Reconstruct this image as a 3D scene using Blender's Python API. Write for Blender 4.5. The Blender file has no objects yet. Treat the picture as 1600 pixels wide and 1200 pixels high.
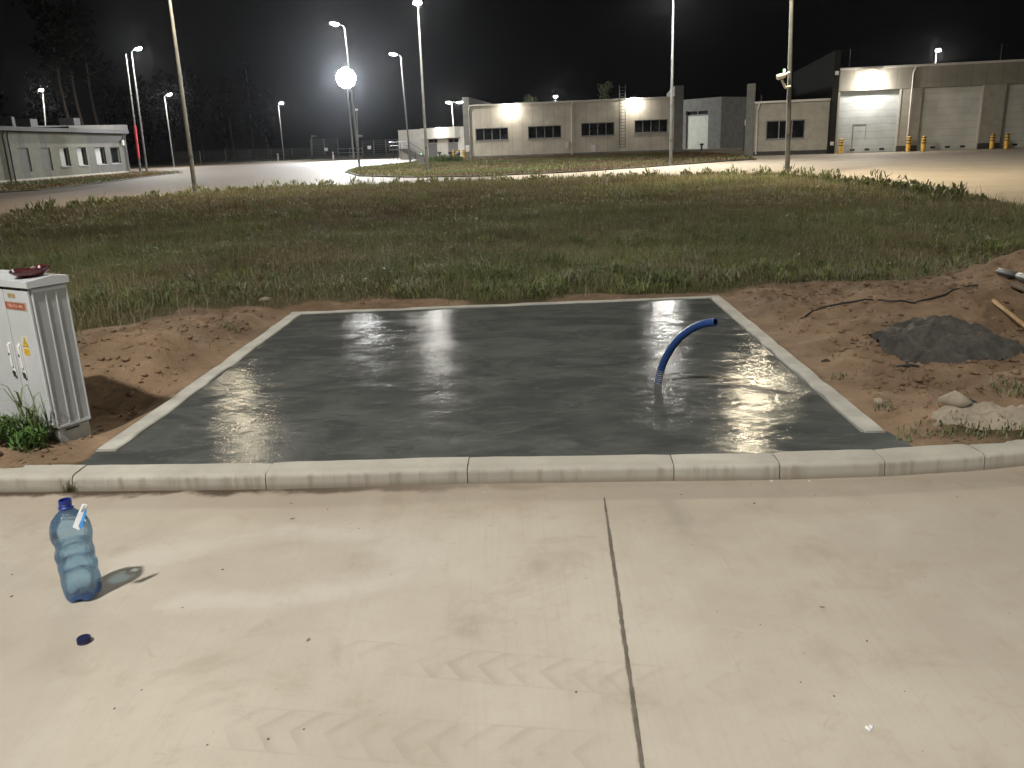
import bpy, math, random
import numpy as np
from mathutils import Vector, Matrix
random.seed(7); RNG = np.random.default_rng(11)
S = bpy.context.scene
COL = S.collection
PI = math.pi

# ------------------------------------------------------------------ camera model
F, CH = 1300.0, 1.66; GLOW_HAZE = .00004
TH, RL = math.atan(377.5/F), math.atan(.036)
_f = np.array([0, 0, -1.0])
_U = -(math.sin(TH)*_f + math.cos(TH)*np.array([math.sin(RL), -math.cos(RL), 0]))
_Y = _f - _f.dot(_U)*_U; _Y /= np.linalg.norm(_Y)
_X = np.cross(_Y, _U)
MC = np.array([_X, _Y, _U])
def ray(px, py): return MC @ np.array([(px-800)/F, -(py-600)/F, -1.0])
def at(px, py, z=0.0):
    d = ray(px, py); return np.array([0, 0, CH]) + (z-CH)/d[2]*d
def atY(px, py, y):
    d = ray(px, py); return np.array([0, 0, CH]) + y/d[1]*d
cam = bpy.data.cameras.new('camera'); cam.sensor_width = 36; cam.lens = F/1600*36
cam.clip_start = .05; cam.clip_end = 2000
camo = bpy.data.objects.new('camera', cam); COL.objects.link(camo)
m4 = Matrix.Identity(4)
for i in range(3):
    for j in range(3): m4[i][j] = MC[i][j]
m4[2][3] = CH
camo.matrix_world = m4; S.camera = camo

# ------------------------------------------------------------------ noise (numpy)
def vnoise(x, y, seed=0):
    x = np.asarray(x, float); y = np.asarray(y, float)
    xi = np.floor(x).astype(np.int64); yi = np.floor(y).astype(np.int64)
    fx = x-xi; fy = y-yi; fx = fx*fx*(3-2*fx); fy = fy*fy*(3-2*fy)
    def h(a, b):
        n = (a*374761393 + b*668265263 + seed*974634777) & 0x7fffffff
        n = ((n ^ (n >> 13))*1274126177) & 0x7fffffff
        return ((n ^ (n >> 16)) & 0xffff)/65535.0
    return (h(xi, yi)*(1-fx)+h(xi+1, yi)*fx)*(1-fy)+(h(xi, yi+1)*(1-fx)+h(xi+1, yi+1)*fx)*fy
def fbm(x, y, seed=0, o=4):
    r = 0; a = .5
    for k in range(o):
        r = r + a*vnoise(np.asarray(x)*2**k+17*k, np.asarray(y)*2**k-9*k, seed+k); a *= .5
    return r/(1-.5**o)
def sst(a, b, x):
    t = np.clip((np.asarray(x, float)-a)/(b-a), 0, 1); return t*t*(3-2*t)
def sdist(x, y, poly):          # signed distance to a polygon, + inside
    x = np.asarray(x, float); y = np.asarray(y, float)
    ins = np.zeros(x.shape, bool); d = np.full(x.shape, 1e9)
    n = len(poly)
    for i in range(n):
        ax, ay = poly[i]; bx, by = poly[(i+1) % n]
        c = ((ay > y) != (by > y)) & (x < (bx-ax)*(y-ay)/((by-ay) or 1e-12)+ax); ins ^= c
        dx, dy = bx-ax, by-ay
        t = np.clip(((x-ax)*dx+(y-ay)*dy)/(dx*dx+dy*dy+1e-12), 0, 1)
        d = np.minimum(d, np.hypot(x-ax-t*dx, y-ay-t*dy))
    return np.where(ins, d, -d)

# ------------------------------------------------------------------ materials
class N:                         # tiny node-expression helper
    nt = None
    def __init__(s, sock): s.s = sock
    @staticmethod
    def math(op, *a):
        n = N.nt.nodes.new('ShaderNodeMath'); n.operation = op
        for i, v in enumerate(a):
            if isinstance(v, N): N.nt.links.new(v.s, n.inputs[i])
            else: n.inputs[i].default_value = v
        return N(n.outputs[0])
    def __add__(s, o): return N.math('ADD', s, o)
    __radd__ = __add__
    def __sub__(s, o): return N.math('SUBTRACT', s, o)
    def __rsub__(s, o): return N.math('SUBTRACT', o, s)
    def __mul__(s, o): return N.math('MULTIPLY', s, o)
    __rmul__ = __mul__
    def __truediv__(s, o): return N.math('DIVIDE', s, o)
    def abs(s): return N.math('ABSOLUTE', s)
    def frac(s): return N.math('FRACT', s)
    def step(s, a, b):
        n = N.nt.nodes.new('ShaderNodeMapRange'); n.interpolation_type = 'SMOOTHSTEP'
        N.nt.links.new(s.s, n.inputs[0]); n.inputs[1].default_value = a; n.inputs[2].default_value = b
        return N(n.outputs[0])
def newmat(name):
    m = bpy.data.materials.new(name); m.use_nodes = True
    nt = m.node_tree; N.nt = nt
    return m, nt, nt.nodes['Principled BSDF']
def lk(a, b): N.nt.links.new(a.s if isinstance(a, N) else a, b)
def coords():
    tc = N.nt.nodes.new('ShaderNodeTexCoord'); return tc.outputs['Object']
def mapping(vec, scale=(1, 1, 1), rot=(0, 0, 0), loc=(0, 0, 0)):
    n = N.nt.nodes.new('ShaderNodeMapping'); lk(vec, n.inputs[0])
    n.inputs['Scale'].default_value = scale; n.inputs['Rotation'].default_value = rot; n.inputs['Location'].default_value = loc
    return n.outputs[0]
def noise(vec, scale, detail=4, rough=.55, dist=0):
    n = N.nt.nodes.new('ShaderNodeTexNoise'); lk(vec, n.inputs['Vector'])
    n.inputs['Scale'].default_value = scale; n.inputs['Detail'].default_value = detail
    n.inputs['Roughness'].default_value = rough; n.inputs['Distortion'].default_value = dist
    return N(n.outputs[0])
def mix(f, a, b):
    n = N.nt.nodes.new('ShaderNodeMix'); n.data_type = 'RGBA'
    if isinstance(f, N): lk(f, n.inputs[0])
    else: n.inputs[0].default_value = f
    for v, k in ((a, 6), (b, 7)):
        if isinstance(v, (tuple, list)): n.inputs[k].default_value = (*v[:3], 1)
        else: lk(v, n.inputs[k])
    return n.outputs[2]
def bump(h, strength=.3, dist=.01):
    n = N.nt.nodes.new('ShaderNodeBump'); lk(h, n.inputs['Height'])
    n.inputs['Strength'].default_value = strength; n.inputs['Distance'].default_value = dist
    return n.outputs[0]
def simple(name, c, rough=.6, var=.25, scale=6, bmp=.15, metal=0, spec=.5, bscale=None, c2=None):
    m, nt, b = newmat(name); v = coords()
    a = noise(v, scale, 5); d = c2 or tuple(k*(1-var) for k in c)
    lk(mix(a.step(.3, .7), d, c), b.inputs['Base Color'])
    r = noise(v, scale*2.3, 3); lk(r*.25 + (rough-.12), b.inputs['Roughness'])
    b.inputs['Metallic'].default_value = metal; b.inputs['Specular IOR Level'].default_value = spec
    if bmp: lk(bump(noise(v, bscale or scale*8, 4), bmp, .004), b.inputs['Normal'])
    return m
def emit(name, c, s):
    m, nt, b = newmat(name)
    b.inputs['Base Color'].default_value = (.8, .8, .8, 1)
    b.inputs['Emission Color'].default_value = (*c, 1); b.inputs['Emission Strength'].default_value = s
    return m
def xyz(vec):
    n = N.nt.nodes.new('ShaderNodeSeparateXYZ'); lk(vec, n.inputs[0])
    return N(n.outputs[0]), N(n.outputs[1]), N(n.outputs[2])
def voro(vec, scale, rnd=1):
    n = N.nt.nodes.new('ShaderNodeTexVoronoi'); lk(vec, n.inputs['Vector']); n.inputs['Scale'].default_value = scale
    n.inputs['Randomness'].default_value = rnd
    return N(n.outputs['Distance']), n.outputs['Color']

MAT = {}
def mat_concrete_yard():
    m, nt, b = newmat('yard concrete'); v = coords(); x, y, z = xyz(v)
    n1 = noise(v, .55, 5, .6); n2 = noise(v, 2.6, 6, .65, .4); n3 = noise(v, 40, 4, .7)
    c = mix(n1.step(.35, .68), (.345, .306, .252), (.43, .39, .328))
    c = mix(n2.step(.5, .72)*.6, c, (.28, .235, .175))
    c = mix(n2.step(.5, .25)*.22, c, (.49, .455, .385))
    st = noise(mapping(v, (70, 1.6, 1), (0, 0, .16)), 1, 3, .6)        # broom strokes across the pour
    c = mix(st.step(.48, .75)*.16, c, (.28, .24, .19))
    c = mix(n3.step(.58, .8)*.35, c, (.26, .225, .175)); c = mix(noise(v, 260, 2, .6).step(.58, .75)*.3, c, (.24, .21, .165)); n4 = noise(v, 8, 6, .7, .6); c = mix(n4.step(.56, .72)*.4, c, (.29, .245, .185))
    vd, vc = voro(v, 7.0)                                               # small dark specks, a few per cell
    c = mix((1-vd.step(.0, .05))*noise(v, 3.3, 2).step(.55, .62)*.75, c, (.1, .085, .065))
    # pale dried ring of cement wash
    cx, cy, _ = at(430, 880)
    rx = (x-float(cx))*.62; ry = (y-float(cy))*1.25
    rr = N.math('SQRT', rx*rx+ry*ry) + (noise(v, 3.5, 5, .6)-.5)*.26
    ring = rr.step(.2, .36)*(1-rr.step(.38, .52))
    c = mix(ring*n2.step(.35, .65)*.45, c, (.52, .5, .455))
    # soil washed against the kerb foot
    kx, ky = -2.292, 4.011; ex, ey = 1.314-kx, 3.832-ky; L = math.hypot(ex, ey); nx, ny = ey/L, -ex/L
    d = (x-kx)*nx + (y-ky)*ny
    dn = d - (noise(v, 4.5, 5, .6)-.42)*.22
    far = 1-x.step(-1.4, .6)
    c = mix((1-(d-(noise(v, 1.7, 4)-.5)*.5).step(.0, .5))*.4, c, (.34, .265, .19))
    c = mix((1-dn.step(.005, .07))*(far*.9+.1), c, (.07, .05, .033))
    # tyre tread prints, two runs
    hb = None
    for (p1, p2, w, sp) in ((at(470, 1015), at(1190, 1080), .085, .105), (at(300, 1130), at(1010, 1185), .095, .105)):
        dx, dy = p2[0]-p1[0], p2[1]-p1[1]; LL = math.hypot(dx, dy); dx /= LL; dy /= LL
        u = (x-float(p1[0]))*dx + (y-float(p1[1]))*dy
        w_ = (y-float(p1[1]))*dx - (x-float(p1[0]))*dy
        vv = w_/w
        inside = (1-vv.abs().step(.85, 1.05))*u.step(0, .3)*(1-u.step(LL-.3, LL))
        ch = (u/sp - vv.abs()*.75 + noise(v, 9, 2)*.16).frac()
        ln = ch.step(.0, .06)*(1-ch.step(.1, .55))
        side = (1-(vv.abs()-.97).abs().step(.0, .09))*u.step(0, .3)*(1-u.step(LL-.3, LL))
        e = (ln*inside*.8+side*.5)*noise(v, 3, 3).step(.35, .6)
        c = mix(e*.33, c, (.2, .17, .125)); hb = e if hb is None else hb+e
    # cast slab joints in the far yard
    for (q, o) in ((x, .9), (y, 1.4)):
        g = ((q+o)/6.0).frac()
        c = mix((1-(g-.5).abs().step(.0, .004))*y.step(9, 14)*.5, c, (.18, .16, .13))
    lk(c, b.inputs['Base Color'])
    lk(n2*.2+.62, b.inputs['Roughness']); b.inputs['Specular IOR Level'].default_value = .35
    lk(bump(n3*.5+st*.2+n4*.4+hb*.5+noise(v, 220, 2)*.35, .22, .004), b.inputs['Normal'])
    return m
def mat_slab():
    m, nt, b = newmat('wet slab concrete'); v = coords(); x, y, z = xyz(v)
    wv = mapping(v, (1.1, 1.7, 1), (0, 0, .45))
    n1 = noise(wv, 1.3, 6, .6, 1.1); n2 = noise(mapping(v, (.9, 1.8, 1), (0, 0, -.5)), 2.6, 7, .66, 1.6)
    n3 = noise(v, 90, 3, .7)
    c = mix(n1.step(.3, .7), (.05, .053, .05), (.088, .091, .086))
    c = mix(n2.step(.52, .75)*.55, c, (.135, .135, .125))
    c = mix(n2.step(.45, .28)*.6, c, (.036, .038, .037)); c = mix(noise(mapping(v, (3, 11, 1), (0, 0, .5)), 1, 6, .7, 1.5).step(.52, .75)*.4, c, (.145, .145, .135))
    c = mix(n3.step(.55, .8)*.25, c, (.14, .14, .13))
    lk(c, b.inputs['Base Color'])
    r = (n1*.4+n2*.6).step(.36, .64)*.15 + .07
    lk(r, b.inputs['Roughness']); b.inputs['Specular IOR Level'].default_value = .36
    gx, gy, _ = at(575, 540, .085)
    rx = (x-float(gx))*1.1; ry = (y-float(gy))*.75
    scr = 1-N.math('SQRT', rx*rx+ry*ry).step(.15, .85)
    sc = noise(mapping(v, (46, 5, 1), (0, 0, .1)), 1, 3, .6).step(.5, .7)
    gx, gy, _ = at(1245, 600, .085)
    rx = (x-float(gx))*1.3; ry = (y-float(gy))*.8
    scr2 = 1-N.math('SQRT', rx*rx+ry*ry).step(.1, .7)
    h = n1*.35 + n2*.42 + n3*.02 + noise(v, 13, 6, .72, .9)*.52+noise(v, 60, 3)*.10 + scr*sc*.22 + scr2*noise(v, 34, 3, .6, 1.0).step(.4, .7)*.25
    bp = bump(h, .2, .012)
    df = nt.nodes.new('ShaderNodeBsdfDiffuse'); lk(c, df.inputs[0]); lk(bp, df.inputs['Normal']); df.inputs[1].default_value = .5
    gl = nt.nodes.new('ShaderNodeBsdfGlossy'); gl.distribution = 'BECKMANN'; lk(r, gl.inputs['Roughness']); lk(bp, gl.inputs['Normal'])
    fr = nt.nodes.new('ShaderNodeFresnel'); fr.inputs[0].default_value = 1.33; lk(bp, fr.inputs[1]); xm = nt.nodes.new('ShaderNodeMixShader')
    wet = ((n1*.35+n2*.65+noise(v, 9, 4, .7)*.45).step(.55, .95))*(noise(v, .7, 2)*.28+.05+scr2*.4)*(x.step(-2.2, .6)*.6+.4)+.015
    lk(N(fr.outputs[0])*wet, xm.inputs[0]); lk(df.outputs[0], xm.inputs[1]); lk(gl.outputs[0], xm.inputs[2]); lk(xm.outputs[0], nt.nodes['Material Output'].inputs[0])
    return m
def mat_terrain():
    m, nt, b = newmat('soil and turf'); v = coords()
    a = nt.nodes.new('ShaderNodeVertexColor'); a.layer_name = 'mask'
    s = nt.nodes.new('ShaderNodeSeparateColor'); lk(a.outputs[0], s.inputs[0]); dirt = N(s.outputs[0])
    n1 = noise(v, 1.1, 6, .62); n2 = noise(v, 6, 6, .68); n3 = noise(v, 45, 4, .7)
    d = mix(n1.step(.35, .65), (.15, .1, .062), (.245, .166, .106))
    d = mix(n2.step(.5, .75)*.6, d, (.35, .245, .155)); d = mix(n2.step(.46, .28)*.6, d, (.105, .063, .037))
    vd, vc = voro(v, 26); d = mix((1-vd.step(.0, .16))*n1.step(.48, .56)*.6, d, (.4, .31, .22))
    d = mix(n3.step(.56, .8)*.5, d, (.09, .058, .037))
    g = mix(n2, (.05, .045, .02), (.09, .072, .035))
    f = (dirt + (n2-.5)*.5).step(.35, .65)
    lk(mix(f, g, d), b.inputs['Base Color']); b.inputs['Roughness'].default_value = .93
    b.inputs['Specular IOR Level'].default_value = .2
    lk(bump(n2*1.0+n3*.4+(1-vd.step(0, .3))*.3, .75, .03), b.inputs['Normal'])
    return m
def mat_leaf():
    m, nt, b = newmat('grass blades')
    a = nt.nodes.new('ShaderNodeVertexColor'); a.layer_name = 'tint'
    lk(a.outputs[0], b.inputs['Base Color']); b.inputs['Roughness'].default_value = .55
    b.inputs['Specular IOR Level'].default_value = .3
    t = nt.nodes.new('ShaderNodeBsdfTranslucent'); lk(a.outputs[0], t.inputs[0])
    x = nt.nodes.new('ShaderNodeMixShader'); x.inputs[0].default_value = .3
    o = nt.nodes['Material Output']; lk(b.outputs[0], x.inputs[1]); lk(t.outputs[0], x.inputs[2]); lk(x.outputs[0], o.inputs[0])
    return m
def mat_kerb():
    m, nt, b = newmat('kerb concrete'); v = coords(); x, y, z = xyz(v)
    oi = nt.nodes.new('ShaderNodeObjectInfo'); rnd = N(oi.outputs['Random'])
    n1 = noise(v, 2.2, 6, .65); n2 = noise(v, 60, 4, .7)
    st = noise(mapping(v, (14, 14, 1.2)), 1, 5, .65)
    c = mix(n1.step(.3, .7), (.33, .315, .27), (.45, .43, .375))
    c = mix(rnd*.35, c, (.31, .285, .235))
    c = mix(st.step(.46, .7)*(1-z.step(.06, .084))*.85, c, (.19, .165, .13)); c = mix((1-z.step(.05, .08))*.4, c, (.25, .225, .185))  # streak stains, plus face colour darkened below the top in place of shade
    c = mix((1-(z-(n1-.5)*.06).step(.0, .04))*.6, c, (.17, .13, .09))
    c = mix(n2.step(.58, .8)*.35, c, (.22, .2, .17))
    lk(c, b.inputs['Base Color']); b.inputs['Roughness'].default_value = .8
    lk(bump(n2*.6+n1*.5, .35, .006), b.inputs['Normal'])
    return m
def mat_ribs(name, c, period, axis=2, strength=.6, rough=.45, spec=.5, var=.2):
    m, nt, b = newmat(name); v = coords(); q = xyz(v)[axis]
    n1 = noise(v, .9, 5); g = (q/period).frac(); ln = (g-.5).abs().step(.42, .49)
    cc = mix(n1.step(.3, .7)*1.0, tuple(k*(1-var) for k in c), c)
    lk(mix(ln*.35, cc, tuple(k*.5 for k in c)), b.inputs['Base Color'])
    lk(n1*.2+(rough-.1), b.inputs['Roughness']); b.inputs['Specular IOR Level'].default_value = spec
    lk(bump((1-ln)+noise(v, 14, 3)*.1, strength, .012), b.inputs['Normal'])
    return m
def mat_glass_dark():
    m, nt, b = newmat('dark window glass'); v = coords(); n = noise(v, .8, 3)
    lk(mix(n.step(.3, .7), (.008, .009, .011), (.02, .021, .023)), b.inputs['Base Color'])
    b.inputs['Roughness'].default_value = .07
    lk(bump(noise(v, .9, 2), .04, .05), b.inputs['Normal'])
    return m
def mat_bottle():
    m, nt, b = newmat('blue bottle plastic'); v = coords()
    n = noise(v, 14, 3)
    tr = nt.nodes.new('ShaderNodeBsdfTransparent'); lk(mix(n.step(.3, .7), (.68, .86, 1.0), (.78, .92, 1.0)), tr.inputs[0])
    gl = nt.nodes.new('ShaderNodeBsdfGlossy'); gl.inputs['Roughness'].default_value = .06
    gl.inputs['Color'].default_value = (.9, .95, 1, 1)
    lw = nt.nodes.new('ShaderNodeLayerWeight'); lw.inputs[0].default_value = .32
    bp = bump(noise(v, 26, 4), .7, .012); lk(bp, gl.inputs['Normal']); lk(bp, lw.inputs['Normal'])
    df = nt.nodes.new('ShaderNodeBsdfDiffuse'); zz_ = xyz(v)[2]; df.inputs[0].default_value = (.08, .27, .88, 1)
    fz = N(lw.outputs['Facing'])
    x0 = nt.nodes.new('ShaderNodeMixShader'); lk(fz.step(.5, 1.0)*.45+.04+(1-zz_.step(.012, .05))*.4, x0.inputs[0]); lk(tr.outputs[0], x0.inputs[1]); lk(df.outputs[0], x0.inputs[2])
    x = nt.nodes.new('ShaderNodeMixShader'); lk(N(lw.outputs['Fresnel'])*.9+.02, x.inputs[0]); lk(x0.outputs[0], x.inputs[1]); lk(gl.outputs[0], x.inputs[2])
    lk(x.outputs[0], nt.nodes['Material Output'].inputs[0])
    return m
def mat_water():
    m, nt, b = newmat('drinking water'); v = coords()
    b.inputs['Base Color'].default_value = (.9, .97, 1, 1); b.inputs['Roughness'].default_value = 0
    b.inputs['IOR'].default_value = 1.33; b.inputs['Transmission Weight'].default_value = 1
    tr = nt.nodes.new('ShaderNodeBsdfTransparent'); tr.inputs[0].default_value = (.88, .95, .99, 1); xs = nt.nodes.new('ShaderNodeMixShader'); xs.inputs[0].default_value = .3
    lk(tr.outputs[0], xs.inputs[1]); lk(b.outputs[0], xs.inputs[2]); lk(xs.outputs[0], nt.nodes['Material Output'].inputs[0])
    lk(bump(noise(v, 9, 2), .06, .02), b.inputs['Normal'])
    return m
def mat_bollard():
    m, nt, b = newmat('bollard paint'); v = coords(); x, y, z = xyz(v); n = noise(v, 5, 4)
    g = ((z-.50)/.19).frac(); blk = (1-(g-.5).abs().step(.2, .23))*z.step(.495, .505)*(1-z.step(1.03, 1.05))
    c = mix(n.step(.3, .7), (.55, .3, .035), (.7, .42, .06))
    lk(mix(blk, c, (.02, .02, .02)), b.inputs['Base Color']); b.inputs['Roughness'].default_value = .5
    return m
def mat_flood(): pass
MAT['yard'] = mat_concrete_yard(); MAT['slab'] = mat_slab(); MAT['soil'] = mat_terrain(); MAT['leaf'] = mat_leaf(); MAT['kerb'] = mat_kerb()
MAT['edging'] = simple('edging concrete', (.43, .42, .375), .8, .3, 5, .4)
MAT['galv'] = simple('galvanised steel', (.13, .133, .128), .5, .3, 3, .1, .35)
MAT['steel_dark'] = simple('dark steel', (.07, .07, .07), .5, .3, 8, .1, .2)
MAT['black'] = simple('black rubber', (.018, .018, .02), .55, .3, 10, .3)
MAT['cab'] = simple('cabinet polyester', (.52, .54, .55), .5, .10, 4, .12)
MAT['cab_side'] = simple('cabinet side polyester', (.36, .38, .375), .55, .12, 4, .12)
MAT['plinth'] = simple('cabinet plinth', (.4, .41, .385), .7, .25, 7, .3)
MAT['white'] = simple('white plastic', (.75, .75, .74), .4, .1, 6, .05)
MAT['wall'] = mat_ribs('beige wall panel', (.48, .44, .375), 1.15, 0, .25, .7)
MAT['wall_grey'] = simple('dark plaster', (.085, .082, .073), .85, .25, 2, .3)
MAT['wall_olive'] = simple('pale plaster', (.115, .113, .083), .85, .2, 1.5, .3)
MAT['wall_taupe'] = simple('taupe plaster', (.36, .335, .285), .85, .2, 2, .3)
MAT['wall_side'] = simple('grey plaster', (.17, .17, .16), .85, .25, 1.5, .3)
MAT['white_wall'] = simple('white panel wall', (.62, .61, .58), .7, .12, 1.5, .2)
MAT['band'] = mat_ribs('grey brown fascia', (.25, .232, .195), 1.0, 0, .2, .75)
MAT['gate'] = mat_ribs('ribbed gate steel', (.42, .44, .44), .5, 2, .4, .38)
MAT['gate_lifted'] = mat_ribs('ribbed gate steel lifted', (.56, .56, .51), .5, 2, .4, .4)  # copy of the gate steel, colour lifted to make up for weak light
MAT['roller'] = mat_ribs('roller shutter', (.48, .5, .44), .12, 2, .5, .5)
MAT['trim'] = simple('pale metal trim', (.55, .53, .49), .45, .15, 4, .1)
MAT['frame'] = simple('grey window frame', (.16, .165, .17), .45, .2, 5, .1)
MAT['glass'] = mat_glass_dark()
MAT['blind'] = simple('pale window blind', (.27, .28, .265), .7, .15, 5, .1)
MAT['roof'] = simple('dark roofing', (.035, .035, .036), .8, .3, 3, .3)
MAT['shade_wall'] = simple('shaded plaster', (.022, .022, .02), 1, .2, 2, .1, spec=0)  # near-black colour stands in for shade on the hall's end wall
MAT['socle'] = simple('dark socle', (.05, .048, .045), .8, .3, 3, .3)
MAT['hose'] = simple('blue hose plastic', (.025, .07, .24), .42, .25, 8, .1)
MAT['bluecap'] = simple('blue cap plastic', (.012, .03, .22), .4, .2, 9, .1)
MAT['navycap'] = simple('navy cap plastic', (.008, .01, .05), .4, .2, 9, .1)
MAT['bottle'] = mat_bottle(); MAT['water'] = mat_water(); MAT['bollard'] = mat_bollard()
MAT['red'] = simple('dark red glossy plastic', (.10, .008, .012), .25, .5, 12, .3)
MAT['redpaint'] = simple('red paint', (.55, .03, .05), .5, .2, 5, .1)
MAT['sign_red'] = simple('red brown label', (.36, .10, .055), .5, .2, 12, .05)
MAT['sign_rim'] = simple('grey beige label rim', (.36, .30, .25), .5, .2, 12, .05)
MAT['sign_beige'] = simple('beige label', (.42, .38, .26), .5, .3, 30, .05)
MAT['yellow'] = simple('yellow sticker', (.72, .47, .03), .5, .1, 12, .03)
MAT['ink'] = simple('black ink', (.03, .028, .02), .6, .1, 12, 0)
MAT['ochre'] = simple('ochre print', (.36, .22, .02), .6, .1, 12, 0)
MAT['pink_ink'] = simple('pale print', (.72, .5, .42), .6, .1, 12, 0)
MAT['cream'] = simple('cream sticker', (.62, .6, .48), .5, .1, 12, .03)
MAT['bluepaper'] = simple('blue print', (.04, .25, .62), .5, .1, 12, .05)
MAT['paper'] = simple('white strap paper', (.72, .73, .74), .55, .1, 40, .1)
MAT['wood'] = simple('yellow wood', (.42, .24, .075), .6, .35, 5, .2)
MAT['greywood'] = simple('weathered wood', (.2, .165, .125), .8, .35, 8, .3)
MAT['mortar'] = simple('wet grey mortar', (.075, .068, .058), .85, .5, 6, .9, bscale=30)
MAT['pale_mortar'] = simple('dry pale mortar', (.33, .28, .21), .9, .3, 7, .9, bscale=35)
MAT['stone'] = simple('small stones', (.36, .31, .25), .9, .5, 3, .3)
MAT['bark'] = simple('pine bark', (.055, .038, .028), .9, .4, 3, .5)
MAT['joint'] = simple('joint filler', (.13, .112, .088), .9, .4, 9, .5)
MAT['ground'] = simple('far ground', (.04, .04, .022), .95, .4, .3, .4)
MAT['fencemesh'] = simple('fence wire', (.07, .075, .07), .6, .2, 4, 0)
COOL, NEUT, WARM = (1.0, .968, .885), (1.0, .965, .885), (1.0, .86, .60)
LENS = {}
def lens(kind, c, s): LENS[kind] = emit('lit lens '+kind, c, s)
lens('street', COOL, 2300); lens('near', WARM, 2300); lens('far', COOL, 1000); lens('key', (1, .968, .905), 1330); lens('flood', (.93, .97, 1), 1300)  # the far lens serves only the added fill lamp
lens('wall', (1, .94, .82), 260); lens('big', (1, .95, .86), 430); lens('led', (.05, 1, .3), 1)

# ------------------------------------------------------------------ mesh builder
class MB:
    def __init__(s): s.v = []; s.f = []; s.sm = []
    def quad(s, *p, sm=False):
        n = len(s.v); s.v += [tuple(map(float, q)) for q in p]; s.f.append(tuple(range(n, n+len(p)))); s.sm.append(sm); return s
    def box(s, a, b, M=None):
        x0, y0, z0 = a; x1, y1, z1 = b
        P = [(x0, y0, z0), (x1, y0, z0), (x1, y1, z0), (x0, y1, z0), (x0, y0, z1), (x1, y0, z1), (x1, y1, z1), (x0, y1, z1)]
        if M is not None: P = [tuple(M @ Vector(p)) for p in P]
        n = len(s.v); s.v += [tuple(map(float, q)) for q in P]
        for q in ((0, 3, 2, 1), (4, 5, 6, 7), (0, 1, 5, 4), (1, 2, 6, 5), (2, 3, 7, 6), (3, 0, 4, 7)):
            s.f.append(tuple(n+i for i in q)); s.sm.append(False)
        return s
    def tube(s, pts, rad, n=12, cap=True, sm=True):
        pts = [Vector(map(float, p)) for p in pts]
        if not hasattr(rad, '__len__'): rad = [rad]*len(pts)
        b0 = len(s.v); up = None
        for i, p in enumerate(pts):
            t = (pts[min(i+1, len(pts)-1)]-pts[max(i-1, 0)]).normalized()
            if up is None:
                up = Vector((0, 0, 1)) if abs(t.z) < .9 else Vector((1, 0, 0))
            a = (up - t*up.dot(t)).normalized(); c = t.cross(a); up = a
            for k in range(n):
                an = 2*PI*k/n; s.v.append(tuple(p + (a*math.cos(an)+c*math.sin(an))*rad[i]))
        for i in range(len(pts)-1):
            for k in range(n):
                q = b0+i*n; s.f.append((q+k, q+(k+1) % n, q+n+(k+1) % n, q+n+k)); s.sm.append(sm)
        if cap:
            s.f.append(tuple(b0+k for k in reversed(range(n)))); s.sm.append(False)
            e = b0+(len(pts)-1)*n; s.f.append(tuple(e+k for k in range(n))); s.sm.append(False)
        return s
    def lathe(s, prof, n=24, o=(0, 0, 0), cap=True, mod=None):
        b0 = len(s.v)
        for (r, z) in prof:
            for k in range(n):
                an = 2*PI*k/n; rr, zz = mod(r, z, an) if mod else (r, z)
                s.v.append((o[0]+rr*math.cos(an), o[1]+rr*math.sin(an), o[2]+zz))
        for i in range(len(prof)-1):
            for k in range(n):
                q = b0+i*n; s.f.append((q+k, q+(k+1) % n, q+n+(k+1) % n, q+n+k)); s.sm.append(True)
        if cap:
            s.f.append(tuple(b0+k for k in reversed(range(n)))); s.sm.append(True)
            e = b0+(len(prof)-1)*n; s.f.append(tuple(e+k for k in range(n))); s.sm.append(True)
        return s
    def build(s, name, mat, parent=None, bevel=0, sharp=35):
        me = bpy.data.meshes.new(name); me.from_pydata(s.v, [], s.f); me.update()
        me.polygons.foreach_set('use_smooth', s.sm)
        if any(s.sm) and sharp: me.set_sharp_from_angle(angle=math.radians(sharp))
        me.materials.append(mat)
        o = bpy.data.objects.new(name, me); COL.objects.link(o)
        if parent is not None: o.parent = parent
        if bevel:
            b = o.modifiers.new('bevel', 'BEVEL'); b.width = bevel; b.segments = 2; b.limit_method = 'ANGLE'
        return o
def tag(o, label=None, cat=None, group=None, kind=None):
    if label: o['label'] = label
    if cat: o['category'] = cat
    if group: o['group'] = group
    if kind: o['kind'] = kind
    return o
def empty(name, loc, rz=0):
    o = bpy.data.objects.new(name, None); COL.objects.link(o); o.empty_display_size = .2
    o.location = [float(k) for k in loc]; o.rotation_euler = (0, 0, rz); return o
def npmesh(name, V, Fc, mat, attr=None, an='tint', smooth=False):
    me = bpy.data.meshes.new(name); nv = len(V); nf, k = Fc.shape
    me.vertices.add(nv); me.vertices.foreach_set('co', np.ascontiguousarray(V, np.float32).ravel())
    me.loops.add(nf*k); me.loops.foreach_set('vertex_index', np.ascontiguousarray(Fc, np.int32).ravel())
    me.polygons.add(nf); me.polygons.foreach_set('loop_start', np.arange(nf, dtype=np.int32)*k)
    me.polygons.foreach_set('loop_total', np.full(nf, k, np.int32))
    if smooth: me.polygons.foreach_set('use_smooth', np.ones(nf, bool))
    me.update(calc_edges=True)
    if attr is not None:
        a = me.color_attributes.new(an, 'FLOAT_COLOR', 'POINT')
        c = np.ones((nv, 4), np.float32); c[:, :3] = attr; a.data.foreach_set('color', c.ravel())
    me.materials.append(mat)
    o = bpy.data.objects.new(name, me); COL.objects.link(o); return o
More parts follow.
